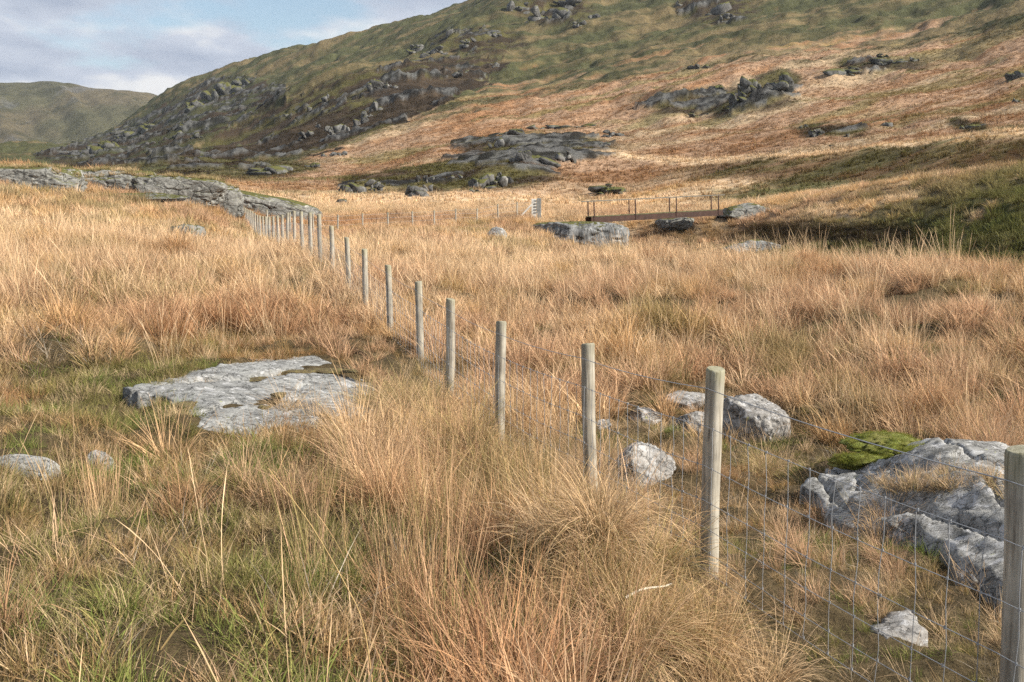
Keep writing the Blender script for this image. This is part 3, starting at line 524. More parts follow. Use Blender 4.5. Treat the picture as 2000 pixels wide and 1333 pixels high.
crags([(1598, 258, 28, 18, 'upright pale stone on green patch of the brown slope'), (1570, 246, 14, 9), (1655, 264, 14, 8), (1737, 243, 26, 11), (1625, 285, 10, 6)], 'pale stone scattered on the brown slope', 'stones of the brown slope', m_crag, seed0=255)
crags([(1988, 146, 34, 18), (1895, 248, 36, 12), (1992, 196, 22, 10)], 'mossy hump of rock on the brown slope', 'humps of the brown slope', m_knoll, seed0=262)
crags([(1192, 368, 70, 20)], 'rounded dark rock dome behind the footbridge', None, m_knoll, name='rock_dome', seed0=268)

# ------------------------------------------------------------------ fences
def wood_material():
    m, n, l = mat_new('weathered_post'); out = N(n, 'ShaderNodeOutputMaterial'); b = N(n, 'ShaderNodeBsdfPrincipled'); l.new(b.outputs[0], out.inputs[0])
    tcn = N(n, 'ShaderNodeTexCoord'); oi = N(n, 'ShaderNodeObjectInfo')
    ofs = N(n, 'ShaderNodeVectorMath', operation='ADD'); l.new(tcn.outputs['Object'], ofs.inputs[0])
    rv = N(n, 'ShaderNodeVectorMath', operation='SCALE'); rv.inputs[0].default_value = (13, 7, 5); l.new(oi.outputs['Random'], rv.inputs['Scale']); l.new(rv.outputs[0], ofs.inputs[1])
    mpn = N(n, 'ShaderNodeMapping'); l.new(ofs.outputs[0], mpn.inputs[0]); mpn.inputs['Scale'].default_value = (38, 38, 2.2)
    g = noise_node(n, l, mpn.outputs[0], 1.6, 7, .65, .3); bl = noise_node(n, l, ofs.outputs[0], 5, 4, .6); kn = noise_node(n, l, ofs.outputs[0], 13, 2, .5)
    r = ramp(n, [(.30, (.12, .10, .08)), (.42, (.28, .25, .20)), (.56, (.37, .34, .28)), (.74, (.46, .43, .37))]); l.new(g.outputs[0], r.inputs[0])
    r2 = ramp(n, [(.35, .70), (.6, 1.05)]); l.new(bl.outputs[0], r2.inputs[0])
    c = mixc(n, l, 1.0, r.outputs[0], r2.outputs[0], 'MULTIPLY')
    rk = ramp(n, [(.73, 0.0), (.78, .8)]); l.new(kn.outputs[0], rk.inputs[0]); c = mixc(n, l, rk.outputs[0], c, (.10, .075, .05))
    sx = N(n, 'ShaderNodeSeparateXYZ'); l.new(tcn.outputs['Object'], sx.inputs[0])
    al = N(n, 'ShaderNodeMath', operation='MULTIPLY_ADD'); l.new(bl.outputs[0], al.inputs[0]); al.inputs[1].default_value = .5; l.new(sx.outputs['Z'], al.inputs[2])
    ra = ramp(n, [(.10, 0.0), (.34, .55), (.40, .8)]); l.new(al.outputs[0], ra.inputs[0])      # algae towards the wet top end (z = 0 there)
    c = mixc(n, l, ra.outputs[0], c, (.15, .155, .06))
    l.new(c, b.inputs['Base Color']); b.inputs['Roughness'].default_value = .85; b.inputs['Specular IOR Level'].default_value = .2
    bp = N(n, 'ShaderNodeBump'); bp.inputs['Strength'].default_value = .6; bp.inputs['Distance'].default_value = .006; l.new(g.outputs[0], bp.inputs['Height']); l.new(bp.outputs[0], b.inputs['Normal']); return m
m_post = wood_material()
def plain(name, col, rough=.7, metal=0.0, var=.35, scale=30):
    m, n, l = mat_new(name); out = N(n, 'ShaderNodeOutputMaterial'); b = N(n, 'ShaderNodeBsdfPrincipled'); l.new(b.outputs[0], out.inputs[0])
    tcn = N(n, 'ShaderNodeTexCoord'); t = noise_node(n, l, tcn.outputs['Object'], scale, 6, .6); r = ramp(n, [(.3, 1 - var), (.7, 1 + var)]); l.new(t.outputs[0], r.inputs[0])
    l.new(mixc(n, l, 1.0, col, r.outputs[0], 'MULTIPLY'), b.inputs['Base Color']); b.inputs['Roughness'].default_value = rough; b.inputs['Metallic'].default_value = metal; return m
m_wire = plain('galvanised_wire', (.33, .345, .36), .5, .45, .15)
def post_mesh(r, length, seed, sides=20):
    """round post hanging below z = 0: its sawn top is at the origin"""
    q = np.random.RandomState(seed); zs = [0, -.004, -.012] + list(np.linspace(-.06, -length, 12)); rad = [r - .006, r - .002, r] + [r * (1 + .02 * math.sin(i * 1.7 + seed)) for i in range(12)]
    v = []; oval = q.uniform(.96, 1.04); bendx = q.uniform(-.012, .012)
    for z, ra in zip(zs, rad):
        for s in range(sides):
            a = 2 * math.pi * s / sides; k = ra * (1 + .03 * math.sin(3 * a + seed) + .012 * math.sin(7 * a + z * 3))
            v.append((k * math.cos(a) * oval + bendx * math.sin(-z * 2.6), k * math.sin(a) / oval, z + (.006 * math.cos(a + seed) if z > -.02 else 0)))
    f = []
    for i in range(len(zs) - 1):
        for s in range(sides): f.append((i * sides + s, (i + 1) * sides + s, (i + 1) * sides + (s + 1) % sides, i * sides + (s + 1) % sides))
    me = bpy.data.meshes.new('post'); me.from_pydata(v, [], f + [tuple(range(sides))]); me.update()
    for p in me.polygons: p.use_smooth = len(p.vertices) == 4
    return me
def tube_np(paths, rads, sides=4):
    V = []; F = []; o = 0
    for P, r in zip(paths, rads):
        P = np.asarray(P, float); T = np.gradient(P, axis=0); T /= np.linalg.norm(T, axis=1)[:, None] + 1e-9
        ref = np.where(np.abs(T[:, 2:3]) > .8, np.array([[1., 0, 0]]), np.array([[0, 0, 1.]])); A = np.cross(T, ref); A /= np.linalg.norm(A, axis=1)[:, None] + 1e-9; B = np.cross(T, A)
        rr = np.broadcast_to(np.asarray(r, float), (len(P),))
        for s in range(sides):
            a = 2 * math.pi * s / sides; V.append(P + (A * math.cos(a) + B * math.sin(a)) * rr[:, None])
        m = len(P)
        for s in range(sides):
            s2 = (s + 1) % sides
            i = np.arange(m - 1); F.append(np.stack([o + s * m + i, o + s2 * m + i, o + s2 * m + i + 1, o + s * m + i + 1], 1))
        o += sides * m
    return np.concatenate(V), np.concatenate(F)
TOPY = {0: 877, 1: 720, 2: 671, 3: 628, 4: 584, 5: 550, 6: 518, 7: 487, 8: 464, 9: 442, 10: 419, 11: 416, 12: 414, 13: 412, 14: 416, 15: 420, 16: 422, 18: 424, 20: 423, 22: 420, 24: 413, 26: 410, 28: 406, 31: 400}
PXK = [1994, 1398, 1148, 979, 880, 817, 758, 712, 677, 647, 623, 605, 588, 574]
fence = empty('wire_fence', (1.6, 3.15, 0)); tag(fence, 'long fence of round wooden posts and stock netting running up to the rock ridge', 'fence')
fence_pts = []
ks = sorted(TOPY)
for k_ in range(-1, 32):
    if k_ < 0: px_, py_, D_ = 4000, 1420, 1.32
    else:
        D_ = 3.15 + 1.85 * k_; X_ = 1.64 - .3155 * (D_ - 3.15)
        py_ = float(np.interp(k_, ks, [TOPY[q] for q in ks])); px_ = PXK[k_] if k_ < len(PXK) else CX + F_PX * X_ / D_
        px_ = px_ - .0
    w = to_world(px_, py_, D_)
    if k_ < 0: w = Vector((1.64 - .3155 * (1.3 - 3.15), 1.3, EYE - .70))
    fence_pts.append(w)
    o = link('post', post_mesh(.047 if k_ < 6 else .046, 1.75, k_ + 40, 24 if k_ < 6 else 12), m_post, fence)
    rs = np.random.RandomState(k_ + 7); o.rotation_euler = (rs.uniform(-.03, .03), rs.uniform(-.035, .035) + (.035 if k_ == 2 else 0), rs.uniform(0, 6)); o.location = w - Vector(fence.location)
FD = (fence_pts[10] - fence_pts[1]); FD.z = 0; FD.normalize(); FSIDE = Vector((-FD.y, FD.x, 0))
if FSIDE.dot(Vector((-1, 0, 0))) < 0: FSIDE = -FSIDE
HW = [.10, .295, .50, .68, .82, .94, 1.04]
def strand(i, drop, n=9, sag=.012):
    a = fence_pts[i] + FSIDE * .050; b = fence_pts[i + 1] + FSIDE * .050; t = np.linspace(0, 1, n)
    P = np.outer(1 - t, a) + np.outer(t, b); P[:, 2] -= drop + sag * 4 * t * (1 - t); return P
V, F = tube_np([np.concatenate([strand(i, HW[0], 7, .02)[(0 if i == 0 else 1):] for i in range(32)])], [.0025])
o = link('top_wire', mesh_np('top_wire', V, F), m_wire, fence); o.location = -Vector(fence.location)
for i in range(32):
    paths = []; rad = []; rs = np.random.RandomState(i + 500)
    for h_ in HW[1:]: paths.append(strand(i, h_, 7, .015 + .01 * rs.rand())); rad.append(.0019)
    nst = 12 if i < 20 else 7
    for s in range(nst):
        t = (s + .5 + rs.uniform(-.06, .06)) / nst; a = fence_pts[i] * (1 - t) + fence_pts[i + 1] * t + FSIDE * .050
        col_ = [(a.x + rs.normal() * .004, a.y + rs.normal() * .004, a.z - h_ - .05 * t * (1 - t) * 1.2) for h_ in np.linspace(HW[1], HW[-1], 6)]
        paths.append(np.array(col_)); rad.append(.0017)
        if i < 7:
            for h_ in HW[1:]: paths.append(np.array([(a.x, a.y, a.z - h_ - .03 * t * (1 - t) * 2 + e) for e in (-.006, .006)])); rad.append(.0046)
    V, F = tube_np(paths, rad, 4)
    o = link('netting', mesh_np('netting', V, F), m_wire, fence); o.location = -Vector(fence.location)

f2 = empty('meadow_fence', to_world(800, 440, 56)); tag(f2, 'far low wire fence crossing the meadow to the strainer post', 'fence')
P2 = [(521, 410, 48.5), (566, 415, 49.5), (611, 419, 50.5), (660, 420, 52), (708, 417, 53.5), (757, 415, 55), (805, 413, 56.5), (848, 411, 58), (890, 408, 59.5), (932, 407, 61), (972, 399, 62.5), (1010, 395, 64), (1046, 392, 65.5)]
pts2 = [to_world(*q) for q in P2]
pm2 = post_mesh(.045, 1.7, 77, 10)
for q in pts2[:-1]:
    o = link('post', pm2, m_post, f2); o.location = q - f2.location; o.rotation_euler = (0, np.random.RandomState(int(q.y * 9)).uniform(-.04, .04), q.x)
for h_ in (.08, .30, .55, .80):
    V, F = tube_np([[(q.x, q.y - .05, q.z - h_) for q in pts2]], [.004]); o = link('wire', mesh_np('wire', V, F), m_wire, f2); o.location = -f2.location

def box_bm(bm, lo, hi, mtx=None):
    r = bmesh.ops.create_cube(bm, size=1)
    for v in r['verts']:
        v.co = Vector((lo[i] + (v.co[i] + .5) * (hi[i] - lo[i]) for i in range(3)))
        if mtx: v.co = mtx @ v.co
def bm_obj(name, bm, mat, parent=None, bev=0.0):
    if bev: bmesh.ops.bevel(bm, geom=bm.edges[:], offset=bev, segments=1, affect='EDGES')
    me = bpy.data.meshes.new(name); bm.to_mesh(me); bm.free(); return link(name, me, mat, parent)
m_pale = plain('bleached_timber', (.62, .60, .55), .8, 0, .2, 6); m_grey = plain('grey_timber', (.20, .20, .19), .85, 0, .3, 5)
st = empty('strainer_post', to_world(1046, 420, 65.6)); tag(st, 'thick strainer post with a pale notched board and diagonal brace', 'post')
bm = bmesh.new(); box_bm(bm, (.06, -.12, -.5), (.36, .14, 1.07)); bm_obj('post', bm, m_grey, st, .015)
bm = bmesh.new(); box_bm(bm, (-.27, -.17, -.4), (.03, -.09, 1.03)); bm_obj('notched_board', bm, m_pale, st, .01)
for j in range(5):
    bm = bmesh.new(); box_bm(bm, (-.10, -.20, .10 + j * .19), (.06, -.173, .18 + j * .19)); bm_obj('slat', bm, m_grey, st)
bm = bmesh.new(); box_bm(bm, (-.05, -.05, -.62), (.05, .05, .62), Matrix.Translation((-.52, -.22, .38)) @ Matrix.Rotation(.75, 4, 'Y')); bm_obj('brace', bm, m_pale, st)

# ------------------------------------------------------------------ footbridge
m_rust = plain('rusty_steel', (.055, .027, .019), .85, .05, .4, 3.5); m_rail = plain('grey_rail', (.13, .125, .105), .6, .3, .25, 4); m_deck = plain('deck_turf', (.11, .11, .05), .95, 0, .5, 5)
A = to_world(1155, 424, 62.0); B = to_world(1412, 410, 65.5)
br = empty('footbridge', A); tag(br, 'narrow rusty steel footbridge with thin handrails over the stream', 'footbridge')
L = (B - A).length; ax = (B - A).normalized(); pr = Vector((-ax.y, ax.x, 0)).normalized(); upv = ax.cross(pr)
MB = Matrix((ax, pr, upv)).transposed().to_4x4()
def bpart(name, lo, hi, mat):
    bm = bmesh.new(); box_bm(bm, lo, hi, MB); return bm_obj(name, bm, mat, br)
WB = .85
bpart('side_beam', (0, 0, -.36), (L, .07, -.02), m_rust); bpart('side_beam', (0, WB - .07, -.36), (L, WB, -.02), m_rust)
nb = 28
for j in range(nb): bpart('deck_board', (j * L / nb + .01, .03, -.015), ((j + 1) * L / nb - .01, WB - .03, .03), m_deck)
for j in range(5): bpart('cross_beam', (.3 + j * (L - .7) / 4, .073, -.30), (.4 + j * (L - .7) / 4, WB - .073, -.2), m_rust)
for fr in (.022, .325, .635, .965):
    for yy in (.0, WB):
        bpart('railing_post', (fr * L - .03, yy - .03, -.3), (fr * L + .03, yy + .03, .93), m_rust)
for yy in (.0, WB):
    bpart('handrail', (-.25, yy - .03, .93), (L + .15, yy + .03, .985), m_rail)

# ------------------------------------------------------------------ vegetation prototypes
def grass_material(name, transl=.30, root=(.13, .095, .045), rootmix=.75, green=.92):
    m, n, l = mat_new(name); out = N(n, 'ShaderNodeOutputMaterial')
    ti = N(n, 'ShaderNodeAttribute', attribute_name='tint', attribute_type='INSTANCER'); bt = N(n, 'ShaderNodeAttribute', attribute_name='blade')
    sx = N(n, 'ShaderNodeSeparateColor'); l.new(bt.outputs['Color'], sx.inputs[0])          # r: along the blade, g: a number of its own for each blade
    rv = ramp(n, [(0, .55), (.5, .95), (1, 1.35)]); l.new(sx.outputs[1], rv.inputs[0]); c = mixc(n, l, 1.0, ti.outputs['Color'], rv.outputs[0], 'MULTIPLY')
    gr = ramp(n, [(green, 0.0), (min(.999, green + .08), .6)]); l.new(sx.outputs[2], gr.inputs[0]); c = mixc(n, l, gr.outputs[0], c, (.15, .17, .045))
    rr = ramp(n, [(.0, rootmix), (.45, 0.0)]); l.new(sx.outputs[0], rr.inputs[0]); c = mixc(n, l, rr.outputs[0], c, root)  # blade bases: brownish, darkened further to paint shade low in the tussocks
    d = N(n, 'ShaderNodeBsdfDiffuse'); t = N(n, 'ShaderNodeBsdfTranslucent'); l.new(c, d.inputs[0]); l.new(c, t.inputs[0])
    mxs = N(n, 'ShaderNodeMixShader'); mxs.inputs[0].default_value = transl; l.new(d.outputs[0], mxs.inputs[1]); l.new(t.outputs[0], mxs.inputs[2]); l.new(mxs.outputs[0], out.inputs[0])
    return m
m_grass = grass_material('dry_grass'); m_turf = grass_material('turf_grass', .35, (.11, .10, .035), .6, .80); m_rush = grass_material('rush_stems', .2, (.11, .15, .04), .9); m_heath = grass_material('heath_tuft', .25, (.08, .06, .03), .5)
def clump(name, seed, n, rad, lmin, lmax, width, tilt, curl, segs=4, stiff=1.0, mat=m_grass, flop=0.0, head=0.0):
    r = np.random.RandomState(seed); V = []; F = []; Bc = []
    a = r.uniform(0, 2 * math.pi, n); q = np.sqrt(r.rand(n)) * rad; L = r.uniform(lmin, lmax, n) * (1 - .25 * (q / max(rad, 1e-6)))
    az = a + r.normal(0, .9, n); th0 = np.abs(r.normal(0, tilt, n)) + .25 * tilt * q / max(rad, 1e-6); cu = np.abs(r.normal(curl, curl * .5, n)); fl = r.rand(n) < flop
    cu = np.where(fl, cu + 1.0, cu)
    tw = r.uniform(0, math.pi, n); w = width * r.uniform(.6, 1.3, n)
    pos = np.stack([q * np.cos(a), q * np.sin(a), np.full(n, -.04)], 1); rows = []
    ts = np.linspace(0, 1, segs + 1)
    for k_ in range(segs + 1):
        t = ts[k_]
        if k_:
            th = th0 + cu * ((ts[k_ - 1] + t) / 2) ** stiff; s = L / segs
            pos = pos + np.stack([np.sin(th) * np.cos(az), np.sin(th) * np.sin(az), np.cos(th)], 1) * s[:, None]
        wd = w * (1 - t ** 1.6 * .92 + head * math.exp(-((t - .82) / .12) ** 2)) * .5; side = np.stack([np.cos(tw), np.sin(tw), np.zeros(n)], 1)
        rows.append((pos - side * wd[:, None], pos + side * wd[:, None]))
    for k_ in range(segs + 1): V += [rows[k_][0], rows[k_][1]]
    V = np.concatenate(V); i = np.arange(n)
    F = np.concatenate([np.stack([i + 2 * k_ * n, i + (2 * k_ + 1) * n, i + (2 * k_ + 3) * n, i + (2 * k_ + 2) * n], 1) for k_ in range(segs)])
    me = mesh_np(name, V, F); g1 = r.rand(n); g2 = r.rand(n)
    col = np.concatenate([np.stack([np.full(n, ts[k_ // 2]), g1, g2], 1) for k_ in range(2 * segs + 2)]); set_col(me, 'blade', col)
    me.materials.append(mat); return me
def proto(cname, meshes):
    c = bpy.data.collections.new(cname)
    for i, me in enumerate(meshes):
        o = bpy.data.objects.new('%s_%02d' % (cname, i), me); c.objects.link(o)
    return c
tuss_n = proto('tussock_near', [clump('tussock', 1 + i, 110, .10, .30, .68, .0052, .36, .80, 5, flop=.22) for i in range(5)])
tuss_m = proto('tussock_mid', [clump('tussock', 11 + i, 80, .12, .28, .62, .0095, .36, .70, 4, flop=.18) for i in range(5)])
tuss_f = proto('tussock_far', [clump('tussock', 21 + i, 48, .22, .30, .60, .024, .34, .55, 3) for i in range(4)])
turf_n = proto('turf_near', [clump('turf_tuft', 31 + i, 80, .09, .07, .26, .0050, .45, .8, 3, mat=m_turf, flop=.2) for i in range(5)])
stalks = proto('stalks', [clump('stalks', 41 + i, 12, .10, .50, .88, .0034, .16, .28, 7, mat=m_grass, head=1.3) for i in range(5)])
rush = proto('rush', [clump('rush_clump', 51 + i, 46, .12, .45, 1.0, .0042, .16, .10, 4, mat=m_rush) for i in range(4)])
thatch = proto('thatch', [clump('thatch', 81 + i, 40, .22, .18, .50, .0050, 1.25, .35, 3) for i in range(4)])
mane = proto('mane', [clump('mane', 91 + i, 170, .09, .45, .85, .0050, .45, 1.55, 6, flop=.2) for i in range(3)])
hillt = proto('hill_tuft', [clump('hill_tuft', 61 + i, 26, .40, .25, .60, .07, .40, .5, 2, mat=m_heath) for i in range(4)])
def gn_tree(coll):
    ng = bpy.data.node_groups.new('scatter_' + coll.name, 'GeometryNodeTree')
    ng.interface.new_socket('Geometry', in_out='INPUT', socket_type='NodeSocketGeometry'); ng.interface.new_socket('Geometry', in_out='OUTPUT', socket_type='NodeSocketGeometry')
    n, l = ng.nodes, ng.links; gi = n.new('NodeGroupInput'); go = n.new('NodeGroupOutput'); iop = n.new('GeometryNodeInstanceOnPoints'); ci = n.new('GeometryNodeCollectionInfo')
    ci.inputs['Collection'].default_value = coll; ci.inputs['Separate Children'].default_value = True; ci.inputs['Reset Children'].default_value = True
    def att(nm, ty):
        a = n.new('GeometryNodeInputNamedAttribute'); a.data_type = ty; a.inputs['Name'].default_value = nm; return a.outputs['Attribute']
    e2r = n.new('FunctionNodeEulerToRotation')
    l.new(att('rot', 'FLOAT_VECTOR'), e2r.inputs[0]); l.new(gi.outputs[0], iop.inputs['Points']); l.new(ci.outputs[0], iop.inputs['Instance']); iop.inputs['Pick Instance'].default_value = True
    l.new(att('idx', 'INT'), iop.inputs['Instance Index']); l.new(e2r.outputs[0], iop.inputs['Rotation']); l.new(att('scl', 'FLOAT_VECTOR'), iop.inputs['Scale']); l.new(iop.outputs[0], go.inputs[0]); return ng
def scatter(name, coll, xyz, tint, scl, lean_x, lean_y, seed, label, cat='grass'):
    n = len(xyz); r = np.random.RandomState(seed); a = r.uniform(0, 2 * math.pi, n); ty = lean_x; tx = -lean_y       # stand turned at random, then leaned by the wind
    ca, sa = np.cos(a), np.sin(a); cyv, sy = np.cos(ty), np.sin(ty); cxv, sx = np.cos(tx), np.sin(tx)
    # R = Ry(ty) Rx(tx) Rz(a)
    r00 = cyv * ca + sy * sx * sa; r10 = cxv * sa; r20 = -sy * ca + cyv * sx * sa; r21 = sy * sa + cyv * sx * ca; r22 = cyv * cxv
    rot = np.stack([np.arctan2(r21, r22), np.arcsin(np.clip(-r20, -1, 1)), np.arctan2(r10, r00)], 1)
    me = bpy.data.meshes.new(name); me.vertices.add(n); me.vertices.foreach_set('co', np.asarray(xyz, np.float32).ravel())
    b = me.attributes.new('rot', 'FLOAT_VECTOR', 'POINT'); b.data.foreach_set('vector', rot.astype(np.float32).ravel())
    s3 = np.stack([scl, scl, scl * r.uniform(.85, 1.15, n)], 1) if np.ndim(scl) == 1 else scl
    b = me.attributes.new('scl', 'FLOAT_VECTOR', 'POINT'); b.data.foreach_set('vector', s3.astype(np.float32).ravel())
    b = me.attributes.new('idx', 'INT', 'POINT'); b.data.foreach_set('value', r.randint(0, len(coll.objects), n).astype(np.int32))
    set_col(me, 'tint', tint)
    o = link(name, me); md = o.modifiers.new('scatter', 'NODES'); md.node_group = gn_tree(coll); return tag(o, label, cat, kind='stuff')
def sample(d0, d1, n, seed, tm=.66):
    r = np.random.RandomState(seed); D = np.sqrt(r.uniform(d0 * d0, d1 * d1, n)); x = r.uniform(-tm, tm, n) * D; return x, D
def clear(x, D, pad=0.0):
    ok = np.ones(len(x), bool)
    for (a, b, rx, ry) in FOOT: ok &= ((x - a) / (rx + pad)) ** 2 + ((D - b) / (ry + pad)) ** 2 > 1
    for poly in POLYS: ok &= ~in_poly(x, D, poly)
    return ok
def patches(x, D, s, seed): return fbm(x / s, D / s, oct=4, seed=seed)
TURF_POLY = [(-400, 1500), (-400, 770), (120, 745), (300, 672), (470, 672), (640, 690), (700, 830), (690, 930), (760, 1060), (760, 1500)]
def near_tint(x, D, r):
    p1 = patches(x, D, 1.6, 201); p2 = patches(x, D, .55, 205); p3 = patches(x, D, 4.5, 209)
    c = mix(GOLD, STRAW, sstep(.38, .58, p2)); c = mix(c, PINK, sstep(.42, .56, p1) * .8); c = mix(c, RUSSET, sstep(.52, .64, p3) * .6 + sstep(.60, .70, p2) * .35)
    c = mix(c, OLIVE * 1.25, sstep(.62, .72, patches(x, D, 1.1, 213)) * .6)
    c = mix(c, STRAW * 1.08, sstep(17, 26, D) * .75 * sstep(.3, .5, p1))
    px = CX + F_PX * x / D; c = mix(c, mix(STRAW, PINK * 1.1, sstep(.4, .6, p2)), sstep(1000, 1250, px) * (1 - sstep(6, 9, D)) * .75)
    return c * r.uniform(.80, 1.20, len(x))[:, None]
def lean(x, D, r, base=-.16):
    px = CX + F_PX * x / D; w = np.interp(px, [0, 700, 1100, 2000], [.35, .5, .9, 1.5]) * (1 + 1.2 * (1 - sstep(4, 7, D)) * sstep(1150, 1350, px))
    return base * w + r.normal(0, .13, len(x)), r.normal(.0, .12, len(x))
def do(name, coll, d0, d1, dens, seed, label, tintf, sc=(.7, 1.25), keep=None, pad=0.0, tm=.66, base=-.16, cat='grass'):
    n = int((d1 * d1 - d0 * d0) * tm * dens); x, D = sample(d0, d1, n, seed, tm); r = np.random.RandomState(seed + 1)
    z = ground_z(x, D); px, py = to_px(x, D, z)
    ok = clear(x, D, pad)
    if keep is not None: ok &= keep(x, D, z, px, py, r)
    x, D, z = x[ok], D[ok], z[ok]; r = np.random.RandomState(seed + 2); lx, ly = lean(x, D, r, base)
    px, py = to_px(x, D, z); s = height_rule(x, D, px, py) * r.uniform(sc[0], sc[1], len(x)) * (.42 + 1.16 * patches(x, D, .9, seed + 5))
    return scatter(name, coll, np.stack([x, D, z], 1), tintf(x, D, r), s, lx, ly, seed + 3, label, cat)
HOLLOW = [(1190, 830), (1240, 770), (1420, 740), (1570, 840), (1620, 890), (1700, 960), (1900, 1080), (1960, 1180), (2300, 1600), (1560, 1600), (1430, 1190), (1300, 1080), (1190, 960)]
def fence_off(x, D): return (1.64 - .3155 * (D - 3.15) - x) * .953          # metres on the camera's side of the fence
def height_rule(x, D, px, py):
    f = fence_off(x, D); k_ = np.ones(len(x))
    k_ = np.where((f > -.25) & (f < .8) & (D < 15), .62, k_); k_ = np.where((D < 5.8) & (px > 1200), np.minimum(k_, .42), k_)
    return np.where(in_poly(px, py, HOLLOW), np.minimum(k_, .58), k_)
def in_turf(px, py, x, D):
    j = (patches(x, D, 1.2, 301) - .5) * 110
    return in_poly(px + j, py + j * .4, TURF_POLY)
def k_tuss(x, D, z, px, py, r):
    t = in_turf(px, py, x, D); return (~t | ((r.rand(len(x)) < .07) & (py > 900))) & ~(in_poly(px, py, HOLLOW) & (r.rand(len(x)) < .65)) & (patches(x, D, .7, 305) > .40)
def k_turf(x, D, z, px, py, r):
    return in_turf(px, py, x, D) | (r.rand(len(x)) < .35) | in_poly(px, py, HOLLOW)
def turf_tint(x, D, r):
    p1 = patches(x, D, .9, 221); p2 = patches(x, D, .35, 225)
    c = mix(OLIVE * 1.3, GOLD * .72, sstep(.42, .60, p1)); c = mix(c, GREEN * 1.3, sstep(.52, .64, p2) * .85); c = mix(c, RUSSET * 1.05, sstep(.50, .62, patches(x, D, 1.7, 229)) * .75); c = mix(c, STRAW * .85, (r.rand(len(x)) < .28) * .8)
    return c * r.uniform(.8, 1.2, len(x))[:, None]
do('moor_grass', tuss_n, 2.3, 9.5, 26, 400, 'tall straw coloured moor grass around the near fence posts', near_tint, (.6, 1.12), k_tuss)
do('moor_grass', tuss_m, 9.2, 26, 20, 410, 'russet and straw moor grass in the middle of the field', near_tint, (.65, 1.2), lambda *a: k_tuss(*a))
def far_tint(x, D, r):
    z = ground_z(x, D); c, px, py = turf(x, D, z); nt = near_tint(x, D, r); t = sstep(25, 34, D)
    return mix(nt, c * 1.05, t) * r.uniform(.85, 1.15, len(x))[:, None]
def k_far(x, D, z, px, py, r):
    gully = (D > 36) & (px > 1080) & (z - EYE < .05) & (px < 1850) & (D < 66)
    bridge = (px > 1130) & (px < 1440) & (D > 52) & (D < 63)
    return (r.rand(len(x)) < np.where((D > 40) & (px > 1300), .6, 1.0)) & ~(gully & (r.rand(len(x)) < .2)) & ~bridge
do('moor_grass', tuss_f, 25.5, 82, 7, 420, 'pale moor grass across the far meadow and stream banks', far_tint, (.6, 1.15), k_far)
do('short_turf', turf_n, 2.2, 15, 85, 430, 'short green and brown turf around the flat slab', turf_tint, (.6, 1.2), k_turf)
do('grass_stalks', stalks, 2.3, 10, 9, 440, 'thin upright dry flower stalks above the near grass', lambda x, D, r: mix(STRAW * 1.05, GOLD, r.rand(len(x))), (.55, 1.0), lambda x, D, z, px, py, r: (patches(x, D, .7, 445) > .46) & (~in_turf(px, py, x, D) | ((py > 930) & (r.rand(len(x)) < .35))))
do('grass_stalks', stalks, 10, 28, 5, 450, 'tall pale flower stalks along the crest of the field', lambda x, D, r: np.tile(STRAW * 1.1, (len(x), 1)), (.8, 1.3), lambda x, D, z, px, py, r: patches(x, D, 1.5, 455) > .44)
do('dead_thatch', thatch, 2.2, 11, 22, 470, 'bleached fallen grass matted between the tussocks', lambda x, D, r: mix(mix(STRAW * 1.05, PINK, r.rand(len(x))), np.tile(np.array((.42, .40, .35)), (len(x), 1)), (r.rand(len(x)) < .25) * .8), (.5, 1.0), lambda x, D, z, px, py, r: ~in_turf(px, py, x, D) | ((r.rand(len(x)) < .18) & (py > 930)))
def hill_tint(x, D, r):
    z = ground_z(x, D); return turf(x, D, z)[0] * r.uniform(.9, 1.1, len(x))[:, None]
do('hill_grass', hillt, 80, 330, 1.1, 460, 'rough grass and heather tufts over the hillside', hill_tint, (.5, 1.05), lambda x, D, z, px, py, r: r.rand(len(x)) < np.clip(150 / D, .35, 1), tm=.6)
do('bank_growth', hillt, 34, 68, 6, 480, 'dark heather and sedge on the stream banks', lambda x, D, r: turf(x, D, ground_z(x, D))[0] * r.uniform(.7, 1.5, len(x))[:, None] + .012, (.35, .75), lambda x, D, z, px, py, r: (px > 1100) & (px < 2100) & (z - EYE < -.05) & ~((px > 1130) & (px < 1430) & (D > 60) & (z - EYE > -.7)))
# rush beds and big overhanging tussocks beside the fence
rp = []; rr_ = np.random.RandomState(9)
for (a, b, n_, sp) in [(880, 960, 11, .35), (930, 1080, 12, .35), (960, 1220, 9, .30), (850, 1150, 6, .35), (800, 1020, 4, .3), (590, 1060, 2, .4), (120, 1010, 3, .35), (20, 990, 2, .2), (1180, 545, 5, .8)]:
    c_ = pick(a, b)
    for _ in range(n_): rp.append((c_.x + rr_.normal() * sp, c_.y + rr_.normal() * sp))
rp = np.array(rp); rz = ground_z(rp[:, 0], rp[:, 1])
scatter('rushes', rush, np.stack([rp[:, 0], rp[:, 1], rz], 1), mix(mix(np.tile(GOLD * .9, (len(rp), 1)), np.tile(PINK * 1.05, (len(rp), 1)), rr_.rand(len(rp))), np.tile(OLIVE * 1.3, (len(rp), 1)), (rr_.rand(len(rp)) < .3) * .8), rr_.uniform(.65, 1.0, len(rp)), rr_.normal(-.02, .08, len(rp)), rr_.normal(0, .08, len(rp)), 5, 'upright rush stems in clumps beside the fence', 'rushes')
tp = []
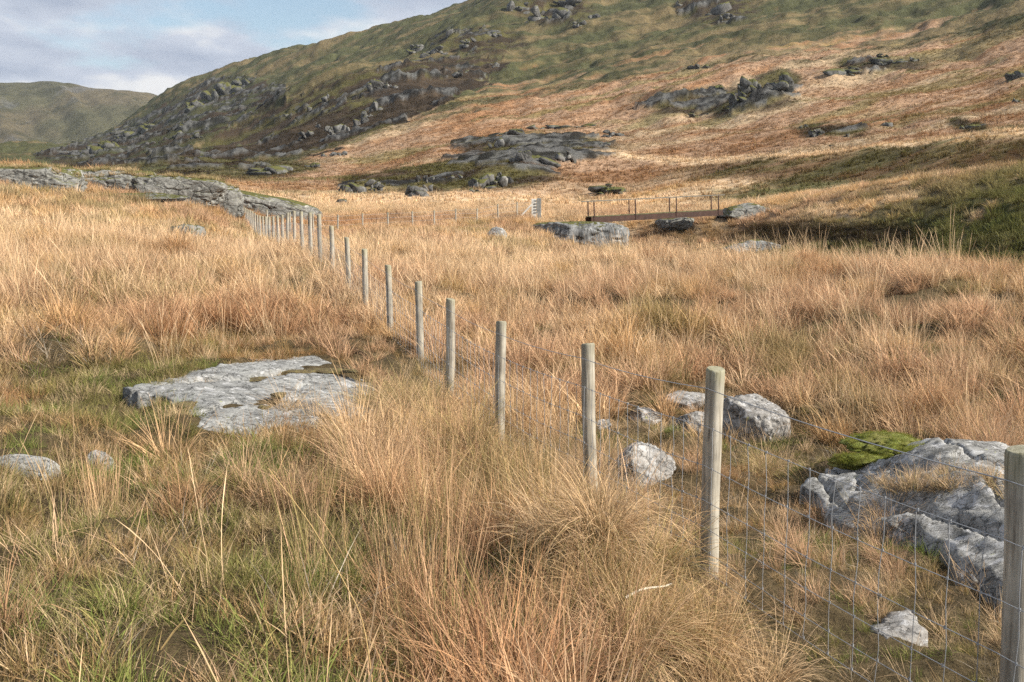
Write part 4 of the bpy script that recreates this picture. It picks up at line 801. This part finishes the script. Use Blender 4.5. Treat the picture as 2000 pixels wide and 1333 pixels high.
for (a, b, n_, sp, s0) in [(1130, 1040, 9, .13, .8), (1190, 1120, 10, .15, .8), (1330, 1290, 14, .25, .75), (1040, 1000, 6, .15, .75), (1230, 1230, 12, .18, .8), (830, 830, 10, .25, .95), (760, 800, 8, .2, .9), (850, 870, 10, .16, .9), (915, 925, 10, .16, .9), (985, 985, 10, .16, .85), (1060, 1040, 9, .15, .8), (620, 850, 6, .18, .7), (1500, 930, 7, .10, .6), (1720, 1040, 5, .15, .65)]:
    c_ = pick(a, b)
    for _ in range(n_): tp.append((c_.x + rr_.normal() * sp, c_.y + rr_.normal() * sp, s0 * rr_.uniform(.85, 1.15)))
tp = np.array(tp); tz = ground_z(tp[:, 0], tp[:, 1])
scatter('tussocks', mane, np.stack([tp[:, 0], tp[:, 1], tz], 1), mix(mix(np.tile(STRAW * .95, (len(tp), 1)), np.tile(GOLD * .95, (len(tp), 1)), rr_.rand(len(tp))), np.tile(OLIVE * 1.5, (len(tp), 1)), (rr_.rand(len(tp)) < .3) * .7), tp[:, 2], rr_.normal(-.15, .15, len(tp)), rr_.normal(-.1, .15, len(tp)), 6, 'big overhanging grass tussocks under the fence', 'grass')

# grass gathered at the foot of each near post
fb = np.array([(q.x + rr_.normal() * .09, q.y + rr_.normal() * .07 - .05) for q in fence_pts[1:16] for _ in range(9)]); fz = ground_z(fb[:, 0], fb[:, 1])
scatter('post_foot_grass', tuss_n, np.stack([fb[:, 0], fb[:, 1], fz], 1), near_tint(fb[:, 0], fb[:, 1], rr_), rr_.uniform(.18, .36, len(fb)), rr_.normal(-.15, .2, len(fb)), rr_.normal(0, .2, len(fb)), 75, 'short dry grass around the feet of the fence posts', 'grass')
# turf growing on top of the ridge blocks and in the cracks of slab and outcrop
bpy.context.view_layer.update()
def tops(o, n, seed, zmin=.8, hi=.55):
    me = o.data; v = np.empty(len(me.vertices) * 3); me.vertices.foreach_get('co', v); v = v.reshape(-1, 3); nn = np.empty(len(v) * 3); me.vertices.foreach_get('normal', nn); nn = nn.reshape(-1, 3)
    ok = np.nonzero((nn[:, 2] > zmin) & (v[:, 2] > np.quantile(v[:, 2], hi)))[0]; r = np.random.RandomState(seed); q = v[r.choice(ok, n)]
    M_ = np.array(o.matrix_world); return q @ M_[:3, :3].T + M_[:3, 3]
rt = np.concatenate([tops(o, 90, i) for i, o in enumerate(q for q in bpy.data.objects if q.name.startswith('ridge_rock'))])
scatter('ridge_turf', tuss_f, rt, mix(np.tile(OLIVE * 1.2, (len(rt), 1)), np.tile(STRAW * .9, (len(rt), 1)), rr_.rand(len(rt))), rr_.uniform(.3, .7, len(rt)), rr_.normal(-.1, .15, len(rt)), rr_.normal(0, .15, len(rt)), 71, 'tufts of grass on top of the rock ridge', 'grass')
ct = []
for (a, b, c_, d_, n_) in [(290, 758, 470, 748, 26), (470, 746, 560, 728, 14), (560, 728, 660, 724, 22), (300, 790, 430, 795, 14), (520, 832, 690, 822, 30)]:
    for _ in range(n_):
        t = rr_.rand(); q = pick(a + (c_ - a) * t, b + (d_ - b) * t + rr_.normal() * 4, .05); ct.append((q.x, q.y, float(base_z(q.x, q.y)) + .03))
ct = np.array(ct); scatter('crack_turf', turf_n, ct, turf_tint(ct[:, 0], ct[:, 1], rr_), rr_.uniform(.3, .65, len(ct)), rr_.normal(0, .2, len(ct)), rr_.normal(0, .2, len(ct)), 72, 'short turf in the cracks of the flat slab', 'grass')
mo = [q for q in bpy.data.objects if q.name.startswith('moss') and q.parent is moutc]
mt = np.concatenate([tops(q, 260, 300 + i, .35, .45) for i, q in enumerate(mo)])
scatter('moss_fuzz', turf_n, mt, mix(np.tile(np.array((.17, .20, .03)), (len(mt), 1)), np.tile(np.array((.28, .27, .07)), (len(mt), 1)), rr_.rand(len(mt))), rr_.uniform(.12, .24, len(mt)), rr_.normal(0, .2, len(mt)), rr_.normal(0, .2, len(mt)), 74, 'fuzzy bright moss shoots on the outcrop', 'moss')
ot = []
for (a, b, n_, sp) in [(1885, 905, 16, .10), (1780, 900, 8, .12), (1960, 930, 6, .1)]:
    q = pick(a, b, .38)
    for _ in range(n_):
        x_, y_ = q.x + rr_.normal() * sp, q.y + rr_.normal() * sp; ot.append((x_, y_, float(base_z(x_, y_)) + .30))
ot = np.array(ot); scatter('outcrop_turf', turf_n, ot, np.tile(STRAW * .8, (len(ot), 1)), rr_.uniform(.6, 1.0, len(ot)), rr_.normal(-.1, .2, len(ot)), rr_.normal(0, .2, len(ot)), 73, 'tufts of dry grass on the mossy outcrop', 'grass')

# ------------------------------------------------------------------ single stems
m_stem = plain('dry_stem', (.40, .27, .11), .8, 0, .2, 20); m_stick = plain('bleached_stick', (.52, .46, .36), .8, 0, .2, 20)
a = to_world(524, 915, 2.6); b = to_world(600, 1015, 2.58); c = to_world(668, 1130, 2.55); d = to_world(708, 1215, 2.52); e = Vector((d.x + .05, d.y + .02, float(ground_z(d.x + .05, d.y)) - .03))
ctl = [a, b, c, d, d * .5 + e * .5 + Vector((.01, 0, 0)), e]; tt = np.linspace(0, 5, 26)
P = np.stack([pchip(range(6), [q[i] for q in ctl], tt) for i in range(3)], 1)
V, F = tube_np([P], [np.linspace(.0011, .0022, 26)], 5); tag(link('grass_stalk', mesh_np('grass_stalk', V, F), m_stem), 'single long dry grass stalk leaning over the turf', 'stalk')
a = to_world(1222, 1168, 4.25); b = to_world(1312, 1136, 4.35); tt = np.linspace(0, 1, 8)
P = np.array([a.lerp(b, t) + Vector((0, 0, .012 * math.sin(t * 5))) for t in tt]); V, F = tube_np([P], [np.linspace(.007, .004, 8)], 6)
tag(link('dead_stick', mesh_np('dead_stick', V, F), m_stick), 'bleached broken reed stem lying across the tussock', 'stick')

# ------------------------------------------------------------------ the air
m, n, l = mat_new('thin_haze'); out = N(n, 'ShaderNodeOutputMaterial'); pv = N(n, 'ShaderNodeVolumePrincipled'); l.new(pv.outputs[0], out.inputs['Volume'])
pv.inputs['Color'].default_value = (.80, .87, .96, 1); pv.inputs['Density'].default_value = .00006; pv.inputs['Anisotropy'].default_value = .2
bm = bmesh.new(); box_bm(bm, (-3600, -60, -8), (2600, 3700, 640)); hz = bm_obj('haze', bm, m); tag(hz, 'thin pale air over the whole valley', 'haze', kind='stuff')
scene.cycles.volume_bounces = 0
